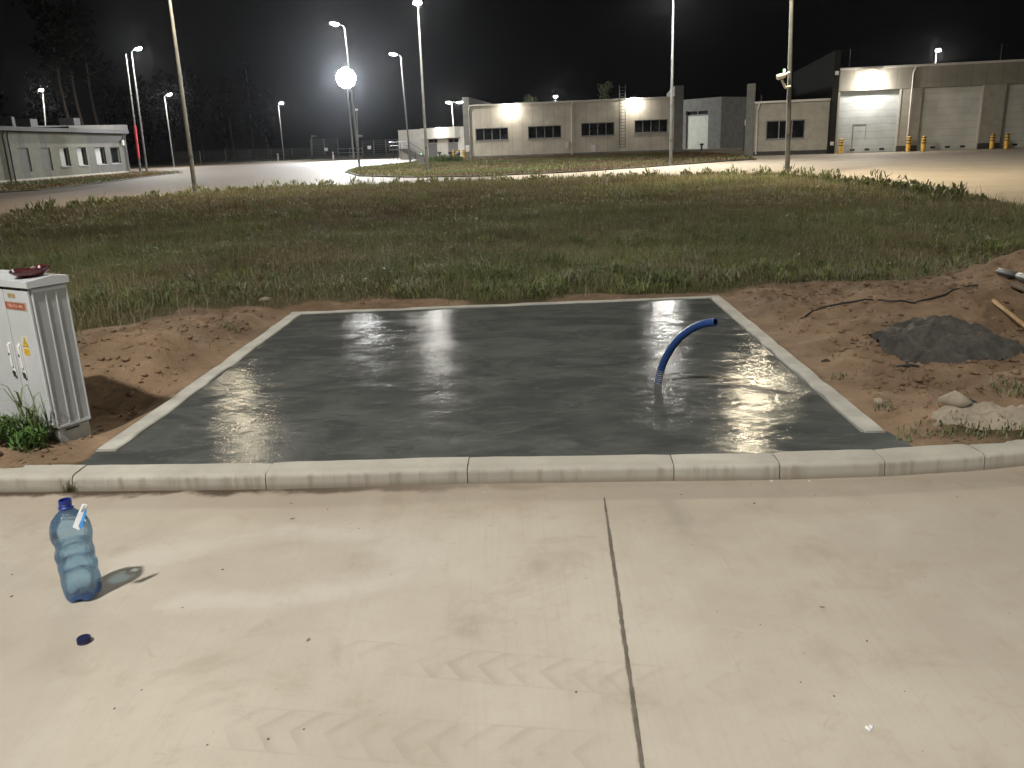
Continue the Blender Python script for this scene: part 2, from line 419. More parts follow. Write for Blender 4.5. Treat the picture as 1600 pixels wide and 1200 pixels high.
def text_mesh(name, body, size, mat, parent, M):
    cu = bpy.data.curves.new(name, 'FONT'); cu.body = body; cu.size = size; cu.extrude = .0003
    cu.align_x = 'CENTER'; cu.align_y = 'CENTER'
    t = bpy.data.objects.new(name, cu); COL.objects.link(t)
    dg = bpy.context.evaluated_depsgraph_get(); me = bpy.data.meshes.new_from_object(t.evaluated_get(dg))
    bpy.data.objects.remove(t); me.transform(M); me.materials.clear(); me.materials.append(mat)
    o = bpy.data.objects.new(name, me); COL.objects.link(o); o.parent = parent; return o

# ------------------------------------------------------------------ ground, yard, islands
tag(MB().quad((-190, -60, -.06), (190, -60, -.06), (190, 230, -.06), (-190, 230, -.06)).build('ground', MAT['ground']), kind='structure')
tag(MB().quad((-75, -25, 0), (95, -25, 0), (95, 140, 0), (-75, 140, 0)).build('concrete_yard', MAT['yard']), kind='structure')

far_px = [(0, 335), (80, 324), (160, 314), (305, 299), (430, 291), (560, 287), (700, 282), (800, 279), (1000, 272), (1120, 270), (1230, 271), (1320, 276), (1400, 283), (1500, 297), (1600, 315)]
far_w = [tuple(at(a, b, .2)[:2]) for a, b in far_px]

K_FR = [(-2.292-1.03*2, 4.011+.134), (-2.292-1.03, 4.011+.067), (-2.292, 4.011), (-1.274, 3.945), (-.243, 3.925), (.794, 3.863), (1.314, 3.832), (1.835, 3.828), (2.35, 3.86), (2.86, 3.95), (3.35, 4.09)]
ISL = [(-4.35, 4.19), (-16, 4.95), (-17.5, 9), (-16.5, 16)] + far_w + [(9.75, 12.5), (8.93, 9.95), (7.63, 7.65), (5.85, 5.72), (4.37, 4.65)] + [(x, y+.05) for x, y in K_FR[:1:-1]]
SLAB = [(-2.33, 4.10), (-2.33, 4.40), (-2.205, 4.40), (-2.07, 8.23), (2.02, 8.27), (1.885, 4.25), (2.03, 4.25), (2.06, 3.99), (.83, 3.93), (-.25, 3.99)]
SHOLE = [(-2.34, 3.9), (-2.33, 4.36), (-2.17, 8.29), (2.13, 8.36), (2.02, 4.22), (2.05, 3.9)]
dirt_px = [(60, 560), (140, 525), (215, 516), (300, 489), (430, 486), (480, 476), (600, 464), (760, 470), (900, 462), (1120, 455), (1200, 441), (1330, 447), (1420, 446), (1475, 444), (1545, 418), (1605, 398)]
DIRT = [tuple(at(a, b, .1)[:2]) for a, b in dirt_px] + [(7.5, 9.5), (7.0, 6.0), (3.6, 4.2), (1.4, 4.0), (-2.4, 4.1), (-3.4, 4.15), (-3.3, 5.2)]
HEAP = (5.45, 7.35)
def ht(x, y, detail=True):
    x = np.asarray(x, float); y = np.asarray(y, float)
    di = sdist(x, y, ISL)
    rw = .07+.3*sst(6, 10, y); h = .10*sst(0, 1, di/rw)
    dm = sst(-.3, .4, sdist(x, y, DIRT))
    h = h + .16*np.exp(-(((x+3.05)/.75)**2+((y-6.55)/1.2)**2))                # spoil left of the slab
    h = h - .06*np.exp(-(((x+2.55)/.3)**2+((y-5.2)/.35)**2))
    h = h + .64*np.exp(-(((x-HEAP[0])/1.15)**2+((y-HEAP[1])/1.0)**2))          # spoil heap on the right
    h = h + .13*np.exp(-(((x-3.2)/.9)**2+((y-7.4)/.9)**2))
    h = h - .03*sst(0, 1, 1-np.hypot((x-2.6)/.7, (y-5.2)/.8))
    near = sst(0, .25, -sdist(x, y, SHOLE))
    if detail:
        h = h + near*dm*((fbm(x*1.7, y*1.7, 3)-.5)*.13 + (fbm(x*4, y*4, 5)-.5)*.12 + (fbm(x*12, y*12, 8, 2)-.5)*.055)
        h = h + near*(1-dm)*(fbm(x*.5, y*.5, 9)-.45)*.16*sst(.3, 2.5, di)
    sl = -sdist(x, y, SHOLE); h = h*1.0 - (h-.066)*sst(.42, .08, sl)*sst(0, 1, di/rw)
    h = h - .15*np.exp(-(((x+2.72)/.27)**2+((y-5.22)/.36)**2))*sst(.03, .2, sl)
    kf = sst(0, 1, di/rw)
    return np.where(di > .3, np.maximum(h*kf, .016+.02*fbm(x*9, y*9, 13)), h*kf)
def gp(px, py):
    z = .1
    for _ in range(12): p = at(px, py, z); z = .5*z+.5*float(ht(p[0], p[1]))
    p = at(px, py, z); return np.array([p[0], p[1], float(ht(p[0], p[1]))])
def stepped(a, b, fa, fb, d0, g):
    c = list(np.arange(fa, fb+1e-6, d0)); s = d0
    while c[-1] < b: s *= g; c.append(c[-1]+s)
    s = d0
    while c[0] > a: s *= g; c.insert(0, c[0]-s)
    return np.array(c)
gx = stepped(-18.5, 14, -4.2, 5.6, .05, 1.09); gy = stepped(3.75, 38, 3.95, 9.6, .05, 1.08)
XX, YY = np.meshgrid(gx, gy); sd = sdist(XX, YY, ISL)
ZZ = ht(XX, YY); ZZ = np.where(sdist(XX, YY, SHOLE) > 0, -.03, ZZ); ZZ = np.where(sd < 0, -.04, ZZ)
dm = sst(-.35, .35, sdist(XX, YY, DIRT) + (fbm(XX*1.3, YY*1.3, 21)-.5)*.9)
gpatch = np.exp(-(((XX-2.75)/.5)**2+((YY-4.25)/.16)**2))
dm = np.clip(dm-gpatch*.6, 0, 1)
nx_, ny_ = len(gx), len(gy)
idx = np.arange(nx_*ny_).reshape(ny_, nx_)
q = np.stack([idx[:-1, :-1], idx[:-1, 1:], idx[1:, 1:], idx[1:, :-1]], -1).reshape(-1, 4)
keep = (sd > -.6).ravel()[q].any(1); q = q[keep]
A = np.zeros((nx_*ny_, 3)); A[:, 0] = dm.ravel()
tag(npmesh('soil', np.stack([XX.ravel(), YY.ravel(), ZZ.ravel()], 1), q, MAT['soil'], A, 'mask', True), kind='structure')

def patch(name, poly_w, z, mat):
    mb = MB(); n = len(poly_w)
    mb.quad(*[(p[0], p[1], z) for p in poly_w])
    for i in range(n):
        a, b = poly_w[i], poly_w[(i+1) % n]; mb.quad((a[0], a[1], -.02), (b[0], b[1], -.02), (b[0], b[1], z), (a[0], a[1], z))
    return tag(mb.build(name, mat), kind='structure')
def W(pxs, z=.05): return [tuple(at(a, b, z)[:2]) for a, b in pxs]
ISL2 = W([(538, 268), (556, 262), (600, 258), (640, 254.5), (655, 250), (712, 249.5), (735, 247), (800, 246), (900, 242), (1010, 238), (1108, 239), (1170, 244), (1182, 248), (1120, 252), (1000, 261), (900, 267.5), (760, 274), (640, 276), (560, 274)], .06)
ISL3 = W([(-60, 303), (60, 296), (160, 285), (240, 274), (285, 269), (230, 268), (200, 270), (100, 276), (-60, 286)], .06)
patch('grass_verge', ISL2, .06, MAT['ground']); patch('grass_verge', ISL3, .06, MAT['ground'])

# ------------------------------------------------------------------ kerb stones, slab and edging
prof = [(0, -.05), (0, .058), (.004, .070), (.012, .080), (.024, .086), (.075, .0875), (.15, .089), (.15, -.05)]
side_words = ['plain pale kerb stone at far left, its end meeting the tufted joint',
 'long kerb stone behind the blue water bottle, stained at its foot', 'long kerb stone left of the middle of the slab front, with a chipped left end',
 'long kerb stone in front of the slab where the pavement joint begins', 'short kerb stone straight in front of the blue hose',
 'short kerb stone below the bright lamp reflection on the slab', 'short kerb stone in front of the slab\'s right corner', 'short weathered kerb stone below the pale mortar pile']
kidx = 0
for i in range(len(K_FR)-1):
    P, Q = Vector((*K_FR[i], 0)), Vector((*K_FR[i+1], 0)); t = (Q-P).normalized()
    def nrm(k):
        a = Vector((*K_FR[max(k-1, 0)], 0)); b = Vector((*K_FR[min(k+1, len(K_FR)-1)], 0)); tt = (b-a).normalized(); return Vector((-tt.y, tt.x, 0))
    na, nb = nrm(i), nrm(i+1); mb = MB(); g = .0025; nseg = 9; dz = random.uniform(-.0025, .0025)
    L = (Q-P).length; rings = []
    for k in range(nseg):
        f = k/(nseg-1); f2 = (g+(L-2*g)*f)/L; base = P.lerp(Q, f2); nn = na.lerp(nb, f2).normalized()
        sh = .005 if k in (0, nseg-1) else 0
        ring = []
        for (d, z) in prof:
            w = random.uniform(-.0012, .0012)
            ring.append(base + nn*(d + (sh if z > .05 and d < .03 else 0)+w) + Vector((0, 0, z+dz+w - (sh*.6 if z > .06 else 0))))
        rings.append(ring)
    for r in rings: mb.v += [tuple(p) for p in r]
    m_ = len(prof)
    for k in range(nseg-1):
        for j in range(m_):
            a = k*m_+j; b = k*m_+(j+1) % m_; mb.f.append((a, a+m_, b+m_, b)); mb.sm.append(True)
    mb.f.append(tuple(range(m_))); mb.sm.append(False); e = (nseg-1)*m_; mb.f.append(tuple(e+j for j in reversed(range(m_)))); mb.sm.append(False)
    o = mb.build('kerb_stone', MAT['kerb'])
    if i == 0: lab = 'kerb stone beyond the left edge, past the tufted joint'
    elif i == len(K_FR)-2: lab = 'kerb stone at the right edge where the kerb curves away'
    else: lab = side_words[i-1] if i-1 < len(side_words) else 'kerb stone where the kerb curves away at right'
    tag(o, lab, 'kerb stone', 'kerb stones along the front of the slab')
# mortar bed behind/under the joints
mb = MB()
for i in range(len(K_FR)-1):
    (ax, ay), (bx, by) = K_FR[i], K_FR[i+1]
    mb.quad((ax, ay+.010, .0), (bx, by+.010, .0), (bx, by+.010, .066), (ax, ay+.010, .066)); mb.quad((ax, ay+.010, .066), (bx, by+.010, .066), (bx, by+.14, .078), (ax, ay+.14, .078))
tag(mb.build('kerb_bedding', MAT['joint']), kind='structure')
# the run of kerb past the modelled stones
mb = MB(); kp = [(3.35, 4.09), (4.4, 4.6), (5.9, 5.65), (7.7, 7.6), (9.0, 9.9), (9.8, 12.5)]
for k in range(len(kp)-1):
    (ax, ay), (bx, by) = kp[k], kp[k+1]; t = Vector((bx-ax, by-ay, 0)).normalized(); n_ = Vector((-t.y, t.x, 0))*.15
    a, b = Vector((ax, ay, 0)), Vector((bx, by, 0)); u = Vector((0, 0, .087))
    mb.quad(a, b, b+u, a+u); mb.quad(a+u, b+u, b+n_+u, a+n_+u)
tag(mb.build('kerb_strip', MAT['kerb']), kind='structure')

mb = MB(); n = len(SLAB)
def slab_grid():
    mbs = MB(); mbs.quad(*[(x, y, .082) for x, y in reversed(SLAB)])
    for i in range(n):
        a, b = SLAB[i], SLAB[(i+1) % n]; mbs.quad((a[0], a[1], -.02), (b[0], b[1], -.02), (b[0], b[1], .082), (a[0], a[1], .082))
    return mbs
tag(slab_grid().build('wet_concrete_slab', MAT['slab']), 'dark wet freshly poured concrete slab behind the kerb', 'slab')
def edging(A0, B0, w, lab, pieces):
    A0 = Vector((*A0, 0)); B0 = Vector((*B0, 0)); t = (B0-A0).normalized(); nn = Vector((-t.y, t.x, 0)); L = (B0-A0).length
    mb = MB(); nseg = pieces*6; pr = [(0, -.05), (0, .088), (.008, .095), (w-.008, .095), (w, .088), (w, -.05)]; rows = []
    for k in range(nseg+1):
        c = A0.lerp(B0, k/nseg); wob = random.uniform(-.006, .006); dz = random.uniform(-.003, .002) - (.006 if k % 6 == 0 and 0 < k < nseg else 0)
        inn = random.uniform(-.010, .012)
        for (d, z) in pr:
            mb.v.append(tuple(c + nn*(d + (inn if d < .01 else wob*.4)) + Vector((0, 0, z+dz))))
    for k in range(nseg):
        for j in range(5): a = k*6+j; mb.f.append((a, a+6, a+7, a+1)); mb.sm.append(False)
    mb.f.append(tuple(range(6))); e = nseg*6; mb.f.append(tuple(e+j for j in reversed(range(6)))); mb.sm += [False]*2
    return tag(mb.build('slab_edging', MAT['edging']), lab, 'edging', 'pale edging strips round the slab')
edging((-2.215, 4.375), (-2.075, 8.19), .118, 'pale concrete edging along the left side of the wet slab', 4)
edging((-2.19, 8.195), (2.13, 8.275), .085, 'thin pale concrete edging along the back of the wet slab', 4)
edging((2.03, 8.27), (1.90, 4.235), .112, 'pale concrete edging along the right side of the wet slab, nearest the soil heap', 4)
# joint in the pavement: recessed filler with ragged lips
mb = MB(); pa, pb = at(944, 778), at(1012, 1260); NJ = 60; L_ = []; R_ = []
for k in range(NJ+1):
    c = pa+(pb-pa)*k/NJ; w = .0056*(.4+.6*min(1, k/14))
    L_.append((c[0]-w+random.uniform(-.0009, .0009), c[1], .004)); R_.append((c[0]+w+random.uniform(-.0009, .0009), c[1], .004))
for k in range(NJ): mb.quad(L_[k+1], R_[k+1], R_[k], L_[k])
tag(mb.build('pavement_joint', MAT['joint']), kind='structure')
mb = MB()
for k in range(NJ):
    if random.random() < .8:
        for sgn, e in ((-1, L_), (1, R_)):
            a, b = e[k], e[k+1]; w = random.uniform(.001, .004)
            mb.quad((a[0], a[1], .0045), (a[0]+sgn*w, a[1], .0005), (b[0]+sgn*w, b[1], .0005), (b[0], b[1], .0045))
tag(mb.build('pavement_joint_lip', MAT['stone']), kind='structure')

# ------------------------------------------------------------------ grass
GK = 1.5
def blades(P, hgt, wid, lean, col, curl=1.0):
    n = len(P); a = RNG.uniform(0, 2*PI, n); b = a + PI/2 + RNG.uniform(-.6, .6, n)
    wx, wy = np.cos(a)*wid/2, np.sin(a)*wid/2; lx, ly = np.cos(b)*lean*hgt, np.sin(b)*lean*hgt
    V = np.zeros((n, 5, 3)); z = np.zeros(n)
    V[:, 0] = P+np.stack([-wx, -wy, z-.01], 1); V[:, 1] = P+np.stack([wx, wy, z-.01], 1)
    mid = P+np.stack([lx*.3, ly*.3, hgt*.58], 1)
    V[:, 2] = mid+np.stack([-wx*.75, -wy*.75, z], 1); V[:, 3] = mid+np.stack([wx*.75, wy*.75, z], 1)
    V[:, 4] = P+np.stack([lx*curl, ly*curl, hgt*(1-.25*lean)], 1)
    base = np.arange(n)[:, None]*5
    Fc = np.concatenate([base+np.array([0, 1, 3]), base+np.array([0, 3, 2]), base+np.array([2, 3, 4])])
    C = np.repeat(col[:, None, :], 5, 1)*GK
    return V.reshape(-1, 3), Fc, C.reshape(-1, 3)
def join(parts):
    V, Fc, C = [], [], []; o = 0
    for v, f, c in parts: V.append(v); Fc.append(f+o); C.append(c); o += len(v)
    return np.concatenate(V), np.concatenate(Fc), np.concatenate(C)
def pick(n, x0, x1, y0, y1):
    return RNG.uniform(x0, x1, n), RNG.uniform(y0, y1, n)
GREEN = np.array([.085, .102, .038]); LIME = np.array([.115, .132, .048]); DRY = np.array([.165, .135, .075]); RUST = np.array([.085, .066, .036]); DARK = np.array([.05, .07, .022])
def tint(x, y, n):
    a = fbm(x*.33, y*.33, 31)[:, None]; b = fbm(x*.9, y*.9, 41)[:, None]; r = RNG.random((n, 1))
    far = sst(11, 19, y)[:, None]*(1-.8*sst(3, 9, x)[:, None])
    c = GREEN*(1-b)+LIME*b
    dry = np.clip((a-.42)*2.0+.75*(r-.42)+far*.3, 0, 1)
    c = c*(1-dry)+(DRY*(1-far)+RUST*far)*dry
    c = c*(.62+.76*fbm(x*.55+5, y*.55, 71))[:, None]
    return c*(1-.3*far)*RNG.uniform(.6, 1.4, (n, 1))  # farther grass also darkened in colour, standing in for its weaker light
parts = []
def field(n, x0, x1, y0, y1, h0, h1, w0, w1, cond_in=.0, rimboost=0):
    x, y = pick(n, x0, x1, y0, y1)
    k = (np.abs(x) < y*.66+1.2); x, y = x[k], y[k]
    di = sdist(x, y, ISL); dd = sdist(x, y, DIRT) + (fbm(x*1.3, y*1.3, 21)-.5)*.9; ds = sdist(x, y, SHOLE)
    k = (di > .12) & (dd < RNG.uniform(-.35, .12, len(x))) & (ds < -.25); x, y, di, dd = x[k], y[k], di[k], dd[k]
    dens = fbm(x*1.6, y*1.6, 51); k = RNG.random(len(x)) < np.clip(.35+dens*1.2, 0, 1); x, y, di, dd, dens = x[k], y[k], di[k], dd[k], dens[k]
    n = len(x); z = ht(x, y)
    big = fbm(x*.7, y*.7, 61)
    h = RNG.uniform(h0, h1, n)*(.45+1.1*big)*(.28+.72*sst(.0, 1.3, -dd))*(1+rimboost*sst(1.5, .3, di))
    c = tint(x, y, n)
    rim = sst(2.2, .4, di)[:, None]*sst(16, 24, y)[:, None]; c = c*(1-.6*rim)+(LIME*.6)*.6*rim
    parts.append(blades(np.stack([x, y, z], 1), h, RNG.uniform(w0, w1, n), RNG.uniform(.15, 1.5, n), c))
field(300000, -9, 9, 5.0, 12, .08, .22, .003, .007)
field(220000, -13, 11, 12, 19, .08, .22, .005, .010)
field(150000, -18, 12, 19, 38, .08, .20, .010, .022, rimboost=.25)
# broad-leaved weeds in clumps
def clump(cx, cy, n, r, h, col, w=.014, zoff=0, zf=ht):
    a = RNG.uniform(0, 2*PI, n); rr = r*np.sqrt(RNG.random(n)); x = cx+rr*np.cos(a); y = cy+rr*np.sin(a); z = zf(x, y)
    zz = z + RNG.random(n)*h*.6 + zoff
    return blades(np.stack([x, y, zz], 1), RNG.uniform(.2, .45, n)*h, RNG.uniform(.6, 1.3, n)*w, RNG.uniform(.5, 1.6, n), np.array(col)*RNG.uniform(.6, 1.35, (n, 1)))
for k in range(700):
    y = 8.6+ (RNG.random()**1.6)*18; x = RNG.uniform(-.64, .64)*y
    if float(sdist(x, y, ISL)) < .3 or float(sdist(x, y, DIRT)) > -.1 or float(sdist(x, y, SHOLE)) > -.35: continue
    hh = RNG.uniform(.14, .34); col = [LIME, GREEN, DARK*1.4, np.array([.13, .125, .08])][RNG.integers(4)]
    parts.append(clump(x, y, int(RNG.integers(25, 70)), RNG.uniform(.1, .35), hh*.8, col, .008+.0008*y))
x, y = pick(9000, -9, 9, 7, 15); k = (np.abs(x) < y*.66+1) & (sdist(x, y, DIRT) < .1) & (sdist(x, y, SHOLE) < -.2); x, y = x[k], y[k]
parts.append(blades(np.stack([x, y, ht(x, y)], 1), RNG.uniform(.12, .34, len(x)), RNG.uniform(.002, .004, len(x)), RNG.uniform(.2, 1.6, len(x)), np.array([.24, .20, .13])*RNG.uniform(.5, 1.3, (len(x), 1))))
# tall seed stalks over the far half, and ragged plants on the far rim
x, y = pick(9000, -16, 11, 13, 36); k = (np.abs(x) < y*.66) & (sdist(x, y, ISL) > .15) & (sdist(x, y, DIRT) < -.3); x, y = x[k], y[k]
parts.append(blades(np.stack([x, y, ht(x, y)], 1), RNG.uniform(.25, .45, len(x)), RNG.uniform(.006, .012, len(x)), RNG.uniform(.05, .4, len(x)), RUST*RNG.uniform(.6, 1.4, (len(x), 1))))
fw = np.array(far_w)
for k in range(330):
    t = RNG.random()*(len(fw)-1); i = int(t); p = fw[i]*(1-t+i)+fw[i+1]*(t-i)
    c = np.array([0, 20.]); d = (c-p)/np.linalg.norm(c-p); p = p+d*RNG.uniform(.3, 1.2)
    tall = RNG.random()**3
    parts.append(clump(p[0], p[1], int(10+16*RNG.random()), .10+.08*tall, .26+.34*tall, LIME*.6, .045))
# pale flowers patch and sprigs in the soil
for k in range(26):
    px, py = RNG.uniform(395, 520), RNG.uniform(372, 412); p = gp(px, py)
    parts.append(clump(p[0], p[1], 5, .05, .1, (.17, .145, .13), .014, .18))
x, y = pick(5200, -4, 6, 4.15, 10); dd = sdist(x, y, DIRT); k = (dd > .0) & (sdist(x, y, SHOLE) < -.18) & (fbm(x*1.1, y*1.1, 77) > .56) & (sdist(x, y, ISL) > .2) & (np.hypot(x+3, y-4.7) > .5)
x, y = x[k], y[k]; parts.append(blades(np.stack([x, y, ht(x, y)], 1), RNG.uniform(.02, .06, len(x)), RNG.uniform(.003, .007, len(x)), RNG.uniform(.3, 1.4, len(x)), np.array([.14, .13, .07])*RNG.uniform(.5, 1.3, (len(x), 1))))
for (px, py, s, nn) in [(1440, 676, .12, 70), (1500, 672, .14, 90), (1560, 668, .14, 90), (1600, 664, .14, 80), (1590, 612, .12, 120), (1568, 606, .08, 60), (1640, 620, .2, 120), (1310, 592, .05, 30), (1380, 640, .06, 40), (350, 512, .07, 60), (365, 518, .07, 60), (1410, 690, .05, 25)]:
    p = gp(px, py); parts.append(clump(p[0], p[1], nn, s, .06, (.12, .125, .065), .007))
V, Fc, C = join(parts)
tag(npmesh('meadow_grass', V, Fc, MAT['leaf'], C), kind='stuff')
# grass of the farther verges: one mass each
def verge(name, poly, zb, n, h, w, colmix, seed):
    P = np.array(poly); x, y = pick(n, P[:, 0].min(), P[:, 0].max(), P[:, 1].min(), P[:, 1].max())
    k = sdist(x, y, poly) > .15; x, y = x[k], y[k]; n = len(x)
    f = sst(.4, .62, fbm(x*.12, y*.25, seed))[:, None]; c = (colmix[0]*f+colmix[1]*(1-f))*RNG.uniform(.7, 1.3, (n, 1))
    v, f_, c_ = blades(np.stack([x, y, np.full(n, zb)], 1), RNG.uniform(.4, 1, n)*h, RNG.uniform(.6, 1.2, n)*w, RNG.uniform(.2, .8, n), c)
    tag(npmesh(name, v, f_, MAT['leaf'], c_), kind='stuff')
verge('verge_grass', ISL2, .06, 60000, .2, .06, (np.array([.075, .085, .03]), np.array([.085, .055, .03])), 5)
verge('verge_grass', ISL3, .06, 22000, .2, .06, (np.array([.06, .07, .025]), np.array([.10, .06, .03])), 6)

# clods and pebbles: nobody could count them
def rocks(name, mat, pts, lab=None):
    ico = [(0, 0, -1), (.72, -.53, -.45), (-.28, -.85, -.45), (-.89, 0, -.45), (-.28, .85, -.45), (.72, .53, -.45), (.28, -.85, .45), (-.72, -.53, .45), (-.72, .53, .45), (.28, .85, .45), (.89, 0, .45), (0, 0, 1)]
    fc = np.array([(0, 1, 2), (1, 0, 5), (0, 2, 3), (0, 3, 4), (0, 4, 5), (1, 5, 10), (2, 1, 6), (3, 2, 7), (4, 3, 8), (5, 4, 9), (1, 10, 6), (2, 6, 7), (3, 7, 8), (4, 8, 9), (5, 9, 10), (6, 10, 11), (7, 6, 11), (8, 7, 11), (9, 8, 11), (10, 9, 11)])
    ico = np.array(ico); V = []; Fc = []
    for i, (x, y, z, s) in enumerate(pts):
        r = RNG.uniform(.6, 1.25, 12)[:, None]; a = RNG.uniform(0, 6.28); c_, s_ = math.cos(a), math.sin(a)
        p = ico*r*s*np.array([RNG.uniform(.8, 1.5), RNG.uniform(.6, 1.1), RNG.uniform(.4, .8)])
        p = np.stack([p[:, 0]*c_-p[:, 1]*s_, p[:, 0]*s_+p[:, 1]*c_, p[:, 2]], 1)+np.array([x, y, z+s*.2]); V.append(p); Fc.append(fc+12*i)
    return npmesh(name, np.concatenate(V), np.concatenate(Fc), mat)
x, y = pick(16000, -4.2, 6, 4.15, 9.5); k = (sdist(x, y, DIRT) > .05) & (sdist(x, y, SHOLE) < -.16) & (fbm(x*1.4, y*1.4, 91) > .40); x, y = x[k], y[k]; z = ht(x, y)
tag(rocks('soil_clods', MAT['soil'], [(a, b, c, .004+.03*RNG.random()**5) for a, b, c in zip(x, y, z)]), kind='stuff')
me = bpy.data.objects['soil_clods'].data; ca = me.color_attributes.new('mask', 'FLOAT_COLOR', 'POINT'); ca.data.foreach_set('color', np.tile([1., 0, 0, 1], len(me.vertices)))
x, y = pick(130, -2.8, 2.8, 1.5, 3.85); tag(rocks('pavement_grit', MAT['joint'], [(a, b, 0, .0012+.004*RNG.random()**3) for a, b in zip(x, y)]), kind='stuff')
for (px, py, s) in ((756, 770, .006), (1356, 1140, .012), (1205, 752, .006), (1264, 752, .006)):
    p = at(px, py); tag(rocks('stone_chip', MAT['paper'], [(p[0], p[1], 0, s), (p[0]+s, p[1]+s*.5, 0, s*.7)]), 'tiny white chip lying on the pavement ' + {756: 'in front of the middle of the kerb', 1356: 'low at the right', 1205: 'at the kerb foot under the lamp reflection', 1264: 'at the kerb foot right of the lamp reflection'}[px], 'stone chip', 'white chips on the pavement')
p = gp(1372, 630); tag(rocks('stone', MAT['pale_mortar'], [(p[0], p[1], p[2], .045)]), 'pale stone lying in the soil right of the slab edging', 'stone')
p = gp(415, 470); tag(rocks('stone', MAT['pale_mortar'], [(p[0], p[1], p[2], .06)]), 'pale stone in the grass edge behind the slab, left', 'stone')

# ------------------------------------------------------------------ heaps, tools and cable in the soil
def heap(name, px, py, rx, ry, h, mat, seed, lab, cat):
    p = gp(px, py); n = 90; u, v = np.meshgrid(np.linspace(-1, 1, n+1), np.linspace(-1, 1, n+1), indexing='ij'); x = p[0]+u*rx; y = p[1]+v*ry
    r = np.hypot(u, v)*(1+.55*(fbm(np.arctan2(v, u)*1.3+9, np.full(u.shape, float(seed)), seed)-.5)+.25*(fbm(u*4+seed, v*4, seed+1)-.5)); k = np.clip(1-r**2.2, 0, 1); g0 = ht(x, y)
    z = np.where(k > 0, g0 + h*k*(.55+.9*fbm(x*3.5, y*3.5, seed+2)) + .06*k**.3*(fbm(x*11, y*11, seed+4)-.4) + .035*k**.3*(fbm(x*28, y*28, seed+7, 3)-.5), g0-.05)
    V = np.stack([x.ravel(), y.ravel(), z.ravel()], 1); a = (np.arange(n)[:, None]*(n+1)+np.arange(n)[None, :]).ravel(); Fq = np.stack([a, a+n+1, a+n+2, a+1], 1)
    return tag(npmesh(name, np.array(V), np.array(Fq), mat, smooth=True), lab, cat)
heap('mortar_heap', 1474, 538, .50, .50, .12, MAT['mortar'], 4, 'heap of wet dark grey mortar left on the soil near the shovel handle', 'mortar heap')
heap('pale_mortar_heap', 1560, 655, .36, .17, .045, MAT['pale_mortar'], 9, 'low pile of dry pale mortar near the kerb at right', 'mortar heap')
p0 = gp(1474, 535); a_ = RNG.uniform(0, 6.28, 260); r_ = RNG.normal(.42, .1, 260); x = p0[0]+r_*np.cos(a_); y = p0[1]+r_*np.sin(a_); tag(rocks('mortar_crumbs', MAT['mortar'], [(a, b, c, .005+.018*RNG.random()**2) for a, b, c in zip(x, y, ht(x, y))]), kind='stuff')
p = gp(1492, 640); tag(rocks('mortar_lump', MAT['pale_mortar'], [(p[0], p[1]+.02, p[2]+.02, .085)]), 'pale rounded lump at the left end of the dry mortar pile', 'mortar lump')
p = gp(1500, 635); mb = MB(); mb.lathe([(.004, 0), (.05, .006), (.045, .03), (.02, .045), (.003, .05)], 14, mod=lambda r, z, a: (r*(1+.35*math.cos(2*a)), z)); o = mb.build('dark_hollow', MAT['steel_dark']); o.location = (p[0], p[1]-.05, p[2]+.015); tag(o, 'dark rag in the pale mortar pile, its shade built as a form', 'hollow')  # dark solid form added to stand in for the hollow's shade
for (px, py, l) in ((1418, 574, .09), (1290, 566, .03)):
    p = gp(px, py); mb = MB(); mb.tube([p+np.array([t*l, .006*math.sin(t*5), .006+.012*max(0, 1-t*t)]) for t in np.linspace(-1, 1, 7)], [.004, .007, .008, .009, .008, .007, .004], 6)
    tag(mb.build('twig', MAT['steel_dark']), 'dark twig lying on the bare soil ' + ('below the grey mortar heap' if px > 1400 else 'close to the slab edging'), 'twig')
mb = MB(); cpx = [(1252, 500), (1262, 493), (1280, 484), (1300, 479), (1330, 474), (1352, 470), (1372, 471), (1395, 473), (1430, 475), (1452, 469), (1475, 463), (1500, 452), (1535, 446)]
cw = [Vector(gp(a, b)+np.array([0, 0, .012])) for a, b in cpx]; cw = [cw[i].lerp(cw[i+1], k/5) for i in range(len(cw)-1) for k in range(5)]; mb.tube([(p.x, p.y, max(p.z, float(ht(p.x, p.y))+.009)) for p in cw], .008, 8); tag(mb.build('cable', MAT['black']), 'thin black cable trailing across the soil right of the slab', 'cable')
# shovel: wooden shaft seen, blade lies beyond the frame
a = gp(1552, 476)+np.array([0, 0, .03]); b = gp(1606, 520)+np.array([0, 0, .03]); d = (b-a)/np.linalg.norm(b-a)
e0 = empty('shovel', a); tag(e0, 'wooden shovel handle lying on the soil at the right edge', 'shovel')
mb = MB(); L = 1.25; pts = [d*t for t in np.linspace(0, L, 8)]
mb.tube([d*-.004, d*0]+pts[1:], [.012, .019]+[.019]*7, 12); mb.build('handle', MAT['wood'], e0)
mb = MB(); s_ = np.cross(d, [0, 0, 1]); s_ /= np.linalg.norm(s_); u_ = np.array([0, 0, 1.])
mb.tube([d*(L-.12), d*(L+.02)], [.024, .024], 12); P = [[d*(L+t)+s_*w_*k+u_*(.02*k*k-.01) for k in (-1, -.5, 0, .5, 1)] for t, w_ in ((0, .09), (.12, .11), (.22, .09), (.29, .03))]
for i in range(3):
    for j in range(4): mb.quad(P[i][j], P[i+1][j], P[i+1][j+1], P[i][j+1], sm=True)
mb.build('blade', MAT['steel_dark'], e0)
a = gp(1580, 454)+np.array([0, 0, .03]); b = gp(1606, 474)+np.array([0, 0, .03]); d = (b-a)/np.linalg.norm(b-a)
mb = MB(); mb.tube([a+d*t for t in np.linspace(0, .9, 6)], .02, 8); tag(mb.build('stake', MAT['greywood']), 'weathered grey stake on the soil heap above the shovel handle', 'stake')
